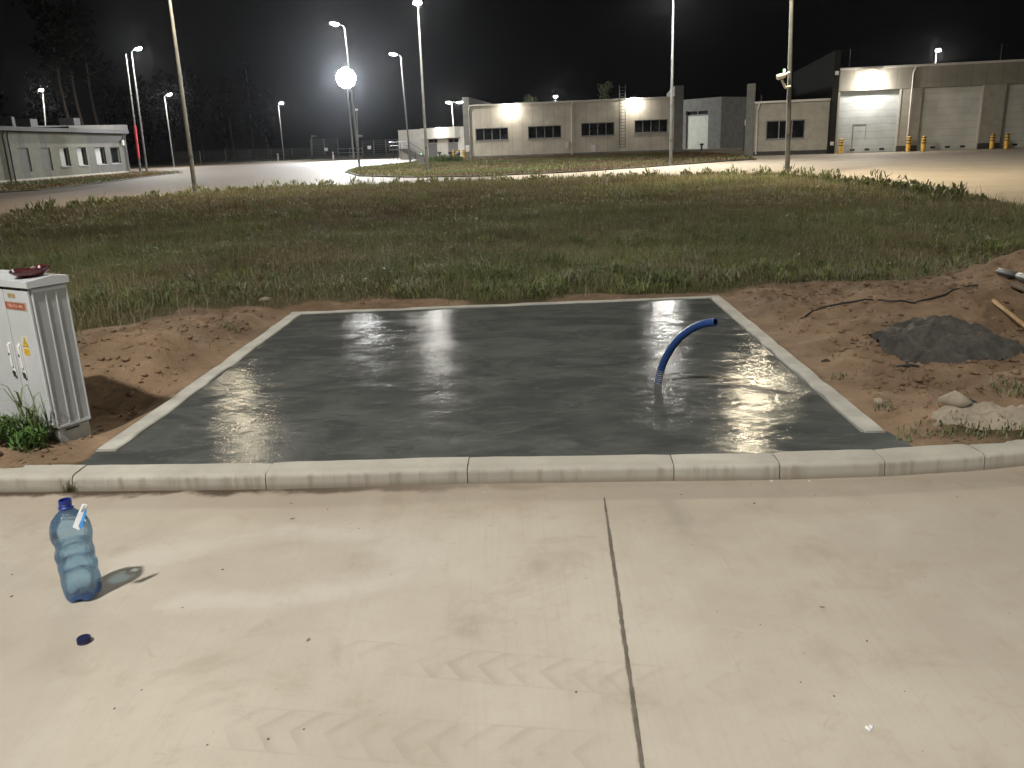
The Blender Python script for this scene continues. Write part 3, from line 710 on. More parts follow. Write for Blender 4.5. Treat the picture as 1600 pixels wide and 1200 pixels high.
a = gp(1560, 431)+np.array([0, 0, .045]); b = gp(1590, 440)+np.array([0, 0, .05]); d = (b-a)/np.linalg.norm(b-a)
e0 = empty('power_tool', a); tag(e0, 'power tool with a black grip lying on the soil heap', 'power tool')
mb = MB(); Lg = np.linalg.norm(b-a); mb.tube([d*t for t in (0, .01, .04, Lg*.5, Lg*.9, Lg)], [.024, .031, .034, .036, .034, .028], 16); mb.build('grip', MAT['black'], e0)
mb = MB(); mb.tube([d*Lg, d*(Lg+.03), d*(Lg+.05), d*(Lg+.10)], [.03, .03, .038, .038], 14); mb.build('gear_head', MAT['frame'], e0)
mb = MB(); mb.tube([d*(Lg+.1), d*(Lg+.13), d*(Lg+.4)], [.038, .048, .045], 14); mb.tube([d*(Lg+.2), d*(Lg+.2)+np.array([0, 0, .09])], [.02, .017], 10); mb.build('motor_body', MAT['steel_dark'], e0)

# ------------------------------------------------------------------ blue hose
base = at(1028, 598, .086); endp = np.array([1.255, 4.955, .565]); hd = np.array([endp[0]-base[0], endp[1]-base[1], 0]); hl = np.linalg.norm(hd); hd /= hl
nrm_ = np.array([-hd[1], hd[0], 0]); hp = [base - np.array([0, 0, .06]), base]
for px, py in [(1031, 584), (1037, 566), (1047, 547), (1060, 530), (1074, 518), (1088, 510), (1103, 505), (1118, 503.5)]:
    d = ray(px, py); o_ = np.array([0, 0, CH]); t = np.dot(base-o_, nrm_)/np.dot(d, nrm_); hp.append(o_+t*d)
hp = [Vector(p) for p in hp]
def spline(p, m):
    r = []
    for i in range(len(p)-1):
        p0, p1, p2, p3 = p[max(i-1, 0)], p[i], p[i+1], p[min(i+2, len(p)-1)]
        for k in range(m):
            t = k/m; r.append(.5*((2*p1)+(p2-p0)*t+(2*p0-5*p1+4*p2-p3)*t*t+(3*p1-p0-3*p2+p3)*t**3))
    return r+[p[-1]]
hs = spline(hp, 14); nh = len(hs); RH = .0245
e0 = empty('blue_hose', base); tag(e0, 'corrugated blue conduit hose curving up out of the wet slab', 'hose')
loc = [p-Vector(base) for p in hs]
rad = [RH*(1+.045*(1 if k % 2 else -1)) for k in range(nh)]
mb = MB(); mb.tube(loc, rad, 20, cap=False); mb.build('outer_wall', MAT['hose'], e0, sharp=60)
mb = MB(); mb.tube(loc[-40:], RH*.84, 20, cap=False); o = mb.build('inner_wall', MAT['black'], e0, sharp=0)
mb = MB(); tt = (loc[-1]-loc[-2]).normalized(); mb.tube([loc[-1]-tt*.012, loc[-1]+tt*.001], [RH*.87, RH*.87], 20, cap=False); aa = MB()
up = Vector((0, 0, 1)); a_ = (up-tt*up.dot(tt)).normalized(); c_ = tt.cross(a_)
for k in range(20):
    q1, q2 = 2*PI*k/20, 2*PI*(k+1)/20; f1 = a_*math.cos(q1)+c_*math.sin(q1); f2 = a_*math.cos(q2)+c_*math.sin(q2); ce = loc[-1]+tt*.0012
    aa.quad(ce+f1*RH*.84, ce+f2*RH*.84, ce+f2*RH*1.04, ce+f1*RH*1.04)
aa.build('cut_rim', MAT['hose'], e0)
mb = MB()
for k in range(7):
    t = loc[14].lerp(loc[34], (k+.3)/7); t2 = (loc[34]-loc[14]).normalized()
    mb.tube([t, t+t2*.0035], [RH*1.062]*2, 20)
mb.build('cement_splash_rings', MAT['edging'], e0)

# ------------------------------------------------------------------ water bottle and its cap
bp = at(131, 931, 0); e0 = empty('water_bottle', (bp[0], bp[1], 0), .5); e0.scale = (.9, .9, 1)
tag(e0, 'large open blue plastic water bottle, half full, standing on the pavement', 'bottle')
R0 = .081
prof_b = [(.012, .012), (.035, .006), (.055, .001), (.066, .003), (.076, .018), (.0805, .04), (.0815, .075), (.078, .095), (.074, .104), (.077, .113), (.0795, .135), (.0775, .15), (.073, .158), (.077, .168), (.0795, .185), (.078, .2), (.0735, .212), (.0735, .232), (.077, .245), (.081, .256), (.0825, .27), (.0815, .29), (.077, .312), (.067, .333), (.05, .352), (.034, .366), (.027, .374), (.0255, .38)]
def modf(r, z, a):
    w = max(0, 1-abs(z-.03)/.075); lobe = .5+.5*math.cos(5*a)
    rr = r*(1-.17*w*(1-lobe)**1.5) + .0018*math.sin(3*a+z*60)*(1 if .1 < z < .25 else 0)
    zz = z + (.012*(1-lobe) if z < .02 else 0); return rr, zz
mb = MB(); mb.lathe(prof_b, 60, cap=False, mod=modf); mb.build('bottle_wall', MAT['bottle'], e0, sharp=0)
def wl(h):
    pr = [(max(r-.0022, .002), z+.0015) for r, z in prof_b if z < h]; return [(.0015, pr[0][1])]+pr
pw = wl(.232); pw.append((.0712, .234)); pw.append((.02, .2342)); pw.append((.001, .2342))
mb = MB(); mb.lathe(pw, 60, cap=True, mod=modf); mb.build('water', MAT['water'], e0, sharp=50)
mb = MB(); mb.lathe([(.0262, .377), (.0305, .379), (.0305, .384), (.0262, .386), (.0245, .388), (.0262, .391), (.0262, .395), (.0245, .397), (.0262, .400), (.0255, .412), (.0225, .412), (.0225, .38)], 32, cap=False); mb.build('neck', MAT['bluecap'], e0)
# carrying strap: white printed band and a blue strip lying over the shoulder
def strip(name, pxs, yoff, mat, par):
    Mi = Matrix.Rotation(-.5, 4, 'Z'); mb = MB(); P = []
    for (px, py, dy) in pxs: w_ = atY(px, py, bp[1]+yoff+dy); P.append(Mi @ Vector((w_[0]-bp[0], w_[1]-bp[1], w_[2])))
    mb.quad(*P); Q = [p+Mi @ Vector((0, .0012, 0)) for p in P]; n_ = len(P); mb.quad(*reversed(Q))
    for i in range(n_): j = (i+1) % n_; mb.quad(P[j], P[i], Q[i], Q[j])
    return mb.build(name, mat, par)
st = strip('carrying_strap', [(114, 825, -.012), (125, 830, -.012), (133, 812, .002), (139.5, 797, .012), (139.5, 789, .014), (131.5, 788, .014), (122, 807, 0)], -.066, MAT['paper'], e0)
sb = strip('blue_print', [(124.5, 823, -.010), (127, 828, -.012), (132.5, 824, -.012), (132, 817, -.008), (138.5, 803, .006), (138.5, 796, .011), (135, 799, .009), (130, 812, 0)], -.069, MAT['bluepaper'], st)
for k in range(6):
    px, py = 129+.95*k, 800-1.9*k; strip('small_print', [(px, py, .009), (px+3.2, py+1.2, .009), (px+3.6, py+.5, .009), (px+.4, py-.7, .009)], -.070, MAT['ink'], st)
cp = at(132, 1003, 0); e1 = empty('bottle_cap', (cp[0], cp[1], 0)); tag(e1, 'dark navy screw cap lying on the pavement below the water bottle', 'bottle cap')
mb = MB(); mb.lathe([(.021, 0), (.0235, .002), (.0238, .016), (.0225, .019), (.018, .0195), (.017, .018), (.001, .018)], 60, mod=lambda r, z, a: (r*(1+(.018*math.cos(30*a) if r > .0231 else 0)), z)); mb.build('cap_shell', MAT['navycap'], e1)
mb = MB(); mb.lathe([(.0235, -.0), (.0243, .0005), (.0243, .004), (.0235, .0045)], 32, cap=False); mb.build('tamper_ring', MAT['navycap'], e1)

# ------------------------------------------------------------------ electrical cabinet
fr = at(93, 689, .1); bk = at(143.5, 671, .1); fl = at(31.5, 690, .1)
yd = np.array([bk[0]-fr[0], bk[1]-fr[1]]); dep = np.linalg.norm(yd); yd /= dep
ca = math.atan2(-yd[0], yd[1]) - math.radians(4)      # local y runs back along the side wall
CW, CD, CT = .62, dep, 1.0
e0 = empty('electrical_cabinet', (fr[0], fr[1], .06), ca); tag(e0, 'pale grey electrical cabinet with warning stickers standing beside the slab', 'electrical cabinet')
# local frame: x from -CW (left) to 0 (front right corner), y back, z up
H0 = .10; HT = .925
MB().box((-CW+.012, .012, -.1), (-.012, CD-.008, H0)).build('plinth', MAT['plinth'], e0, .006)
mb = MB(); mb.box((-CW, 0.014, H0+.004), (-.014, CD, HT)); mb.build('body', MAT['cab'], e0, .004)
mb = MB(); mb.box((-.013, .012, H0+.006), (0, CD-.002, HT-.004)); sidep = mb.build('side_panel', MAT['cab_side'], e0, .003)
mb = MB()
for yy in (.004, CD*.36, CD*.64, CD-.012): mb.box((0.0002, yy, H0+.03), (.0062, yy+.008, HT-.03))
mb.box((.0002, .004, HT-.028), (.0055, CD-.004, HT-.012)); mb.box((.0002, .004, H0+.012), (.0055, CD-.004, H0+.028)); mb.build('rib', MAT['cab'], sidep, .0015)
SE = -.262
for nm, x0, x1 in (('door', SE+.003, -.022), ('door', -CW+.02, SE-.003)):
    dr = MB().box((x0, -.006, H0+.014), (x1, .012, HT-.016)).build(nm, MAT['cab'], e0, .004)
    hx = x0+.062 if x0 > SE else x1-.032
    hb_ = MB().box((hx-.013, -.013, .40), (hx+.013, -.006, .60)).build('handle', MAT['white'], dr, .004)
    mb = MB(); mb.box((hx-.010, -.022, .455), (hx+.010, -.0135, .592)); mb.build('lever', MAT['white'], hb_, .004)
    mb = MB(); mb.box((hx-.012, -.0155, .395), (hx+.012, -.0132, .425)); mb.tube([(hx, -.0133, .425), (hx, -.021, .425)], .008, 10); mb.build('lock', MAT['steel_dark'], hb_); MB().box((hx-.006, -.024, .525), (hx+.006, -.0222, .54)).build('keyhole', MAT['steel_dark'], hb_)
    if x0 > SE:
        cx = (x0+x1)/2
        st1 = MB().box((cx-.115, -.0075, .795), (cx+.088, -.0062, .842)).build('name_plate', MAT['sign_rim'], dr)
        pl = MB().box((cx-.115, -.0086, .801), (cx+.074, -.0077, .836)).build('red_plate', MAT['sign_red'], st1)
        Mt = Matrix.Translation((cx-.018, -.0090, .8185)) @ Matrix.Rotation(PI/2, 4, 'X') 
        text_mesh('plate_text', 'TSUs R.G. NPL', .024, MAT['pink_ink'], st1, Mt)
        lb = MB().box((cx-.075, -.0072, .862), (cx-.005, -.0062, .89)).build('small_label', MAT['sign_beige'], dr)
        mb = MB(); 
        for k in range(3): mb.box((cx-.062+.02*k, -.0079, .868+.003*k), (cx-.049+.02*k, -.0073, .884))
        mb.build('label_print', MAT['ochre'], lb)
        sx = x0+.092; wz = .535
        ws = MB().box((sx, -.0072, wz), (sx+.062, -.0062, wz+.112)).build('warning_sticker', MAT['cream'], dr)
        MB().box((sx+.003, -.0081, wz+.003), (sx+.059, -.0073, wz+.042)).build('yellow_text_panel', MAT['yellow'], ws)
        def tri(s, y, mat, nm_): 
            c = (sx+.031, wz+.07); P = [(c[0]+s*math.cos(an), y, c[1]+s*math.sin(an)*1.12) for an in (PI/2, PI*7/6, PI*11/6)]; Q = [(p[0], y+.0008, p[2]) for p in P]
            m_ = MB(); m_.quad(*reversed(P)); 
            for k in range(3): m_.quad(P[k], P[(k+1) % 3], Q[(k+1) % 3], Q[k])
            return m_.build(nm_, mat, ws)
        tri(.034, -.0082, MAT['ink'], 'triangle_border'); tri(.0285, -.0092, MAT['yellow'], 'triangle_field')
        c = (sx+.031, wz+.072); mb = MB(); bolt = [(.004, .017), (-.008, -.001), (-.001, -.001), (-.005, -.015), (.008, .003), (.001, .003)]
        mb.quad(*[(c[0]+p*.8, -.0096, c[1]+q_*.8) for p, q_ in reversed(bolt)]); mb.build('bolt_symbol', MAT['ink'], ws)
        mb = MB()
        for k in range(4): mb.box((sx+.008, -.0085, wz+.009+.008*k), (sx+.054-.004*(k % 2), -.0082, wz+.0115+.008*k))
        mb.build('warning_text', MAT['ochre'], ws)
mb = MB(); ov = .016; z0 = HT+.002   # cap with a low ridge
X0, X1, Y0, Y1 = -CW-ov, ov, -ov-.004, CD+ov*.6; zr = z0+.052; ym = CD*.62
mb.quad((X0, Y0, z0), (X1, Y0, z0), (X1, Y0, z0+.034), (X0, Y0, z0+.034)); mb.quad((X0, Y0, z0+.034), (X1, Y0, z0+.034), (X1, ym, zr), (X0, ym, zr)); mb.quad((X0, ym, zr), (X1, ym, zr), (X1, Y1, z0+.04), (X0, Y1, z0+.04))
mb.quad((X1, Y1, z0), (X0, Y1, z0), (X0, Y1, z0+.04), (X1, Y1, z0+.04)); mb.quad((X1, Y0, z0), (X1, Y1, z0), (X1, Y1, z0+.04), (X1, ym, zr), (X1, Y0, z0+.034)); mb.quad((X0, Y1, z0), (X0, Y0, z0), (X0, Y0, z0+.034), (X0, ym, zr), (X0, Y1, z0+.04)); mb.quad((X0, Y0, z0), (X0, Y1, z0), (X1, Y1, z0), (X1, Y0, z0))
mb.build('roof_cap', MAT['cab'], e0, .004)
MB().box((-CW*.9, -.0075, HT-.013), (-.09, .0, HT-.008)).build('door_gap', MAT['black'], e0)
MB().box((.0003, .05, H0-.012), (.0018, CD*.62, H0-.002)).build('side_slot', MAT['black'], e0)
M_c = Matrix.Translation((fr[0], fr[1], .06)) @ Matrix.Rotation(ca, 4, 'Z')
# dark red dish on the cabinet
pc = M_c @ Vector((-.125, .09, HT+.002+.046)); e1 = empty('red_dish', pc, ca); tag(e1, 'dark red glossy dish lying on top of the electrical cabinet', 'dish')
mb = MB(); mb.lathe([(.002, .006), (.05, .002), (.075, .012), (.095, .03), (.102, .047), (.099, .048), (.09, .033), (.07, .016), (.045, .008), (.002, .011)], 40, mod=lambda r, z, a: (r*(1+.18*math.cos(a)**3+.06*math.sin(3*a)), z*(1+.18*math.cos(a-.3)+.12*math.sin(4*a)))); mb.build('dish_shell', MAT['red'], e1, sharp=60)

for q_ in ([(.118, -.01, .054), (.121, -.01, .066)], [(.02, -.098, .04), (.021, -.104, .052)]): MB().tube(q_, [.007, .005], 10).build('rim_clip', MAT['paper'], e1)
# weed plants at the cabinet foot (own thing) and a tuft in the kerb joint
def plant(name, px, py, spec, lab, cat='weed'):
    p = gp(px, py); parts = []; rng = RNG
    for (dx, dy, n, r, h, col, w) in spec: parts.append(clump(p[0]+dx, p[1]+dy, n, r, h, col, w))
    V, Fc, C = join(parts); V = V - p; o = npmesh(name, V, Fc, MAT['leaf'], C); o.location = p; return tag(o, lab, cat)
plant('leafy_weed', 50, 694, [(0, -.02, 150, .09, .17, (.07, .13, .035), .016), (.03, -.01, 60, .05, .26, (.09, .14, .05), .012), (-.02, .0, 26, .02, .44, (.10, .13, .06), .012), (.04, -.01, 22, .015, .36, (.12, .15, .07), .012)], 'tall leafy green weed growing against the cabinet door')
plant('leafy_weed', 4, 690, [(-.02, -.02, 190, .13, .20, (.06, .11, .03), .018), (-.2, -.02, 120, .13, .18, (.06, .11, .03), .018)], 'low dense green weed at the cabinet foot by the left picture edge')
p = at(108, 768); xs = RNG.normal(0, .02, 46); v_, f_, c_ = blades(np.stack([xs, RNG.normal(0, .003, 46), np.zeros(46)], 1), RNG.uniform(.04, .10, 46), RNG.uniform(.002, .004, 46), RNG.uniform(.2, .9, 46), np.array([.09, .10, .04])*RNG.uniform(.6, 1.3, (46, 1)))
o = npmesh('grass_tuft', v_, f_, MAT['leaf'], c_); o.location = (p[0], p[1]-.006, 0); tag(o, 'thin grass tuft sprouting at the left kerb joint', 'grass tuft')
for (px, py) in ((457, 811), (533, 766), (482, 1000), (285, 950), (1285, 949), (345, 772), (455, 787), (512, 796)):
    p = at(px, py); mb = MB(); a = random.uniform(0, 6); l = random.uniform(.008, .014); c_, s_ = math.cos(a), math.sin(a)
    R_ = [(-1, 0, 0), (-.3, .4, .4), (.5, .35, .5), (1, 0, .1), (.4, -.4, .35), (-.4, -.35, .2)]
    mb.quad(*[(p[0]+l*(u*c_-v*s_), p[1]+l*(u*s_+v*c_), .001+l*.4*w) for u, v, w in reversed(R_)]); o = mb.build('dry_leaf', MAT['greywood'])
    o['label'] = 'tiny dry brown leaf scrap on the pale pavement'; o['category'] = 'leaf'; o['group'] = 'leaf scraps on the pavement'

# ------------------------------------------------------------------ buildings
class Bld:
    def __init__(s, name, lab, P0, P1, cat='building', z0=0.0):
        s.P0 = np.array([P0[0], P0[1], z0]); d = np.array([P1[0]-P0[0], P1[1]-P0[1]]); s.W = float(np.linalg.norm(d)); s.u = np.array([d[0]/s.W, d[1]/s.W, 0]); s.n = np.array([s.u[1], -s.u[0], 0])
        s.e = empty(name, s.P0, math.atan2(d[1], d[0])); tag(s.e, lab, cat)
    def on(s, px, py, off=0):
        d = ray(px, py); o = np.array([0, 0, CH]); p0 = s.P0+s.n*off; t = np.dot(p0-o, s.n)/np.dot(d, s.n); p = o+t*d-s.P0
        return float(np.dot(p, s.u)), float(p[2])
    def rect(s, x0, y0, x1, y1, off=0):
        a = s.on(x0, y0, off); b = s.on(x1, y1, off); c = s.on(x0, y1, off); d = s.on(x1, y0, off)
        return ((a[0]+c[0])/2, (c[1]+b[1])/2, (b[0]+d[0])/2, (a[1]+d[1])/2)
def facade(x0, x1, z0, z1, ops, dep, y=0.0):
    mb = MB(); xs = sorted({x0, x1, *[o[0] for o in ops], *[o[2] for o in ops]}); zs = sorted({z0, z1, *[o[1] for o in ops], *[o[3] for o in ops]})
    xs = [v for v in xs if x0 <= v <= x1]; zs = [v for v in zs if z0 <= v <= z1]
    for i in range(len(xs)-1):
        for j in range(len(zs)-1):
            cx, cz = (xs[i]+xs[i+1])/2, (zs[j]+zs[j+1])/2
            if any(o[0] < cx < o[2] and o[1] < cz < o[3] for o in ops): continue
            mb.quad((xs[i], y, zs[j]), (xs[i+1], y, zs[j]), (xs[i+1], y, zs[j+1]), (xs[i], y, zs[j+1]))
    for a, b, c, d in ops:
        b_ = max(b, z0); e = y+dep
        mb.quad((a, y, b_), (a, y, d), (a, e, d), (a, e, b_)); mb.quad((c, y, b_), (c, e, b_), (c, e, d), (c, y, d))
        mb.quad((a, y, d), (c, y, d), (c, e, d), (a, e, d)); mb.quad((a, y, b_), (a, e, b_), (c, e, b_), (c, y, b_))
    return mb
def window(B, r, nmul, dep, glass='glass', sill=True, fw=.07, blind=None):
    a, b, c, d = r; mb = MB(); y0, y1 = dep-.07, dep
    mb.box((a, y0, b), (a+fw, y1, d)); mb.box((c-fw, y0, b), (c, y1, d)); mb.box((a+fw, y0, d-fw), (c-fw, y1, d)); mb.box((a+fw, y0, b), (c-fw, y1, b+fw))
    for k in range(1, nmul): x = a+(c-a)*k/nmul; mb.box((x-fw*.6, y0+.004, b+fw), (x+fw*.6, y1, d-fw))
    w = mb.build('window', MAT['frame'], B.e)
    MB().quad((a+fw*.5, dep-.03, b+fw*.5), (c-fw*.5, dep-.03, b+fw*.5), (c-fw*.5, dep-.03, d-fw*.5), (a+fw*.5, dep-.03, d-fw*.5)).build('pane', MAT[glass], w)
    if blind: MB().box((a+fw, dep-.045, b+fw), (a+fw+(c-a-2*fw)*blind, dep-.034, d-fw)).build('blind', MAT['blind'], w)
    if sill: MB().box((a-.06, -.06, b-.06), (c+.06, dep-.072, b-.002)).build('sill', MAT['frame'], w)
    return w
def shell(B, x0, x1, z1, D, mat, roof_z=None, front=None):
    mb = front
    mb.quad((x0, 0, 0), (x0, 0, z1), (x0, D, z1), (x0, D, 0)); mb.quad((x1, 0, 0), (x1, D, 0), (x1, D, z1), (x1, 0, z1)); mb.quad((x0, D, 0), (x0, D, z1), (x1, D, z1), (x1, D, 0))
    return mb.build('wall', mat, B.e)
def wall_lamp(B, s, z, out=.32, kind='wall', size=.34, tilt=.5):
    a = MB().box((s-.05, -out+.05, z+.03), (s+.05, -.002, z+.10)).box((s-size/2, -out-.22, z+.02), (s+size/2, -out+.06, z+.14)).build('wall_lamp', MAT['galv'], B.e)
    mb = MB(); y0, y1 = -out-.21, -out+.05; x0, x1 = s-size/2+.01, s+size/2-.01; zb = z-.10
    mb.quad((x0, y0, z+.018), (x1, y0, z+.018), (x1-.05, y0+.03, zb), (x0+.05, y0+.03, zb)); mb.quad((x0, y1, z+.018), (x0+.05, y1-.05, zb), (x1-.05, y1-.05, zb), (x1, y1, z+.018))
    mb.quad((x0, y0, z+.018), (x0+.05, y0+.03, zb), (x0+.05, y1-.05, zb), (x0, y1, z+.018)); mb.quad((x1, y0, z+.018), (x1, y1, z+.018), (x1-.05, y1-.05, zb), (x1-.05, y0+.03, zb)); mb.quad((x0+.05, y0+.03, zb), (x1-.05, y0+.03, zb), (x1-.05, y1-.05, zb), (x0+.05, y1-.05, zb))
    mb.build('lens', LENS[kind], a); return a
def downpipe(B, s, ztop, zbot=.1, r=.055, mat='trim'):
    MB().tube([(s-.0, -.16, ztop), (s, -.16, ztop-.12), (s-.12, -.09, ztop-.42), (s-.12, -.09, ztop-.55), (s-.12, -.09, zbot)], r, 10).build('downpipe', MAT[mat], B.e, sharp=60)
def gutter(B, x0, x1, z, mat='trim'): MB().box((x0, -.22, z-.13), (x1, -.004, z+.03)).build('gutter', MAT[mat], B.e, .02)

# long low building in the middle
B = Bld('office_building', 'long low beige building with four dark window bands and a wall ladder, behind the verge', atY(737, 247, 95.5), atY(1052, 237.5, 92.5)); zt = B.on(900, 157.5)[1]
wins = [B.rect(*q) for q in ((743, 200, 794, 219), (825, 196.5, 877, 216), (908, 191.5, 960, 212), (991.5, 187, 1043, 207))]
shell(B, 0, B.W, zt, 16, MAT['wall'], front=facade(0, B.W, 0, zt, wins, .2))
for k, r in enumerate(wins): window(B, r, 4, .2)
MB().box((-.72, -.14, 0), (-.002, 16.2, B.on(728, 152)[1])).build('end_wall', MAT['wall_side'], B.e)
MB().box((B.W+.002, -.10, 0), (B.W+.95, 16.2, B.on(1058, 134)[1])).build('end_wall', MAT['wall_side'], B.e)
MB().quad((0, -.02, zt+.02), (B.W, -.02, zt+.02), (B.W, 16, zt+.25), (0, 16, zt+.25)).build('roof', MAT['roof'], B.e)
MB().box((0, -.03, 0), (B.W, -.003, .32)).build('socle', MAT['wall_side'], B.e)
gutter(B, 0, B.W, zt)
for px in (734, 893.5): downpipe(B, B.on(px, 200)[0]+.1, zt-.1)
wall_lamp(B, B.on(797, 160)[0], B.on(797, 160)[1]-.25, size=.55, out=.45); wall_lamp(B, B.on(989, 150)[0], B.on(989, 150)[1]-.25, size=.55, out=.5)
s0, s1 = B.on(968, 200)[0], B.on(977, 200)[0]; mb = MB(); ztl = B.on(972, 150)[1]+.9
for s_ in (s0, s1): mb.tube([(s_, -.25, B.on(972, 231)[1]), (s_, -.25, ztl), (s_, .1, ztl+.2), (s_, .5, ztl)], .03, 6)
zz = B.on(972, 230)[1]
while zz < ztl: mb.tube([(s0, -.25, zz), (s1, -.25, zz)], .022, 6); zz += .32
for zz in (1.5, 3.2, 4.8):
    for s_ in (s0, s1): mb.tube([(s_, -.25, zz), (s_, -.003, zz)], .02, 6)
mb.build('ladder', MAT['steel_dark'], B.e)
for px, py in ((927, 232), (886, 227), (731, 232)):
    s_, z_ = B.on(px, py); MB().box((s_-.22, -.2, max(0, z_-.35)), (s_+.22, -.032, z_+.35)).build('utility_box', MAT['white_wall' if px == 927 else 'trim'], B.e, .02)

# linking wing with roller gate
B = Bld('link_building', 'dim recessed wing with a roller gate between the long building and the grey wall', at(1050, 233.5, 0), at(1125, 232, 0)); 
zt = B.on(1080, 155)[1]; g_ = B.rect(1072, 181, 1106, 232); g_ = (g_[0], 0, g_[2], g_[3]); w_ = B.rect(1072, 172.5, 1106, 180)
shell(B, 0, B.W, zt, 8, MAT['wall_side'], front=facade(0, B.W, 0, zt, [g_, w_], .25))
MB().box((g_[0], .15, 0), (g_[2], .25, g_[3])).build('roller_gate', MAT['roller'], B.e); window(B, w_, 2, .25, sill=False)
MB().quad((0, 0, zt+.02), (B.W, 0, zt+.02), (B.W, 8, zt+.2), (0, 8, zt+.2)).build('roof', MAT['roof'], B.e)

# gatehouse-like block with one window, its blind side wall running back
B2 = B = Bld('workshop_building', 'low taupe building with a three pane window and a tall blank side wall', at(1176, 243.5, .0), at(1299, 240, .0)); zt = B.on(1235, 157)[1]
w_ = B.rect(1197, 187.5, 1257.5, 217)
shell(B, 0, B.W, zt, 18, MAT['wall_taupe'], front=facade(0, B.W, 0, zt, [w_], .18)); window(B, w_, 3, .18)
zf = B.on(1168, 131)[1]
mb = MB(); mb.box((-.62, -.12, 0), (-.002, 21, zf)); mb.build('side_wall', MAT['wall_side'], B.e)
gutter(B, 0, B.W, zt); downpipe(B, .35, zt-.1); MB().quad((0, 0, zt+.02), (B.W, 0, zt+.02), (B.W, 18, zt+.2), (0, 18, zt+.2)).build('roof', MAT['roof'], B.e)
MB().box((.05, -.03, 0), (B.W, -.003, .30)).build('socle', MAT['socle'], B.e)
for yy, zz in ((7, 3.2), (2.2, 2.3)): MB().box((-.78, yy, zz), (-.623, yy+.35, zz+.45)).build('wall_box', MAT['trim'], B.e)
mb = MB()
for yy in (17.5, 15): mb.tube([(-.75, yy, .3), (-.75, yy, zf-.3)], .07, 8)
mb.build('riser_pipe', MAT['steel_dark'], B.e); MB().box((-1.25, 11.5, .2), (-.626, 12.6, 2.6)).build('switch_cabinet', MAT['steel_dark'], B.e, .02)

# garage hall with tall gates
P0 = atY(1303, 238, 64.5); P1 = atY(1600, 230, 62); d_ = (P1-P0)/np.linalg.norm(P1-P0); P1 = P1+d_*9
B3 = B = Bld('garage_hall', 'tall garage hall with pale sectional gates behind yellow bollards', P0, P1); zt = B.on(1450, 101)[1]
gs = [B.rect(1310, 141, 1403, 240), B.rect(1437, 137.5, 1531, 236), B.rect(1567, 134.5, 1660, 233), B.rect(1692, 132, 1782, 231)]; gs = [(a, 0, c, gs[0][3]) for a, b, c, d in gs]
zb = gs[0][3]
shell(B, 0, B.W, zt, 22, MAT['wall_taupe'], front=facade(0, B.W, 0, zb, gs, .35))
MB().box((0, -.035, zb+.004), (B.W, .30, zt)).build('fascia', MAT['band'], B.e)
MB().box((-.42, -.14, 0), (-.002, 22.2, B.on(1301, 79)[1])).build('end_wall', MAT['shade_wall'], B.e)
MB().quad((0, 0, zt+.02), (B.W, 0, zt+.02), (B.W, 22, zt+.3), (0, 22, zt+.3)).build('roof', MAT['roof'], B.e)
gutter(B, 0, B.W, zt+.02); downpipe(B, B.on(1424, 150)[0]+.1, zt-.05)
for i, g_ in enumerate(gs):
    a, b, c, d = g_; go = MB().box((a, .24, .0), (c, .34, d)).build('gate', MAT['gate' if i == 0 else 'gate_lifted'], B.e)
    for k in range(3): x_ = a+(c-a)*(.28+.25*k); MB().box((x_-.17, .228, .16), (x_+.17, .2385, .30)).build('vent', MAT['black'], go)
    if i == 0:
        r = B.rect(1331, 194, 1352, 239, -.24); mb = MB(); mb.box((r[0], .215, .02), (r[0]+.06, .238, r[3])); mb.box((r[2]-.03, .222, .9), (r[2], .238, r[3]-.062)); mb.box((r[0], .214, r[3]-.06), (r[2], .238, r[3]))
        mb.build('wicket_door_frame', MAT['frame'], go)
    if i < 3:
        MB().box((c+.02, -.05, 0), (gs[i+1][0]-.02, -.003, .42)).build('plinth_guard', MAT['socle'], B.e)
    MB().box((c-.06, -.03, .43), (c+.07, -.003, d)).build('gate_corner_strip', MAT['trim'], B.e)
lx, lz = B.on(1362, 118); wall_lamp(B, lx, lz-.1, out=.55, kind='big', size=.6)
for px, py in ((1307, 115), (1299, 225)):
    s_, z_ = B.on(px, py); MB().box((s_-.12, -.3, z_-.1), (s_+.12, -.142, z_+.16)).build('wall_box', MAT['trim'], B.e, .02)
for px, py, py0, lab in ((1312, 78, 92, 'thin roof rod left of the pair above the garage hall lamp'), (1329, 77, 92, 'pale thin roof rod right of the pair above the garage hall lamp'), (1566, 68, 92, 'thin mast on the garage hall roof at far right')):
    y_ = float(B.P0[1])+7; a = atY(px, py0+10, y_); b = atY(px, py, y_); a = np.array([b[0], y_, zt]); mb = MB(); mb.tube([a-b*0, b], [.035, .02], 6); mb.lathe([(.09, 0), (.09, .05), (.03, .1)], 10, o=a)
    tag(mb.build('roof_rod', MAT['galv']), lab, 'roof rod')

# far small white building
B = Bld('white_annex', 'small flat roofed white building with outside stairs and blue grey doors', at(625, 247.5, 0)*np.array([.93, .93, 1]), at(738, 245.5, 0)*np.array([.93, .93, 1])); zt = B.on(660, 201.5)[1]
dr = [B.rect(669, 224, 683.5, 246), B.rect(700, 223.5, 716, 246)]; tr = [B.rect(669, 217.5, 683.5, 223.5), B.rect(700, 216.5, 716, 223)]; dr = [(a, 0.02, c, d) for a, b, c, d in dr]
shell(B, 0, B.W, zt, 9, MAT['white_wall'], front=facade(0, B.W, 0, zt, dr+tr, .15))
for k in range(2):
    MB().box((dr[k][0], .08, .02), (dr[k][2], .15, dr[k][3])).build('door', MAT['frame'], B.e); window(B, tr[k], 2, .15, sill=False)
a, b, c, d = B.rect(665, 201, 719, 216); MB().box((a, -.8, b), (c, -.003, zt+.03)).build('canopy', MAT['white_wall'], B.e)
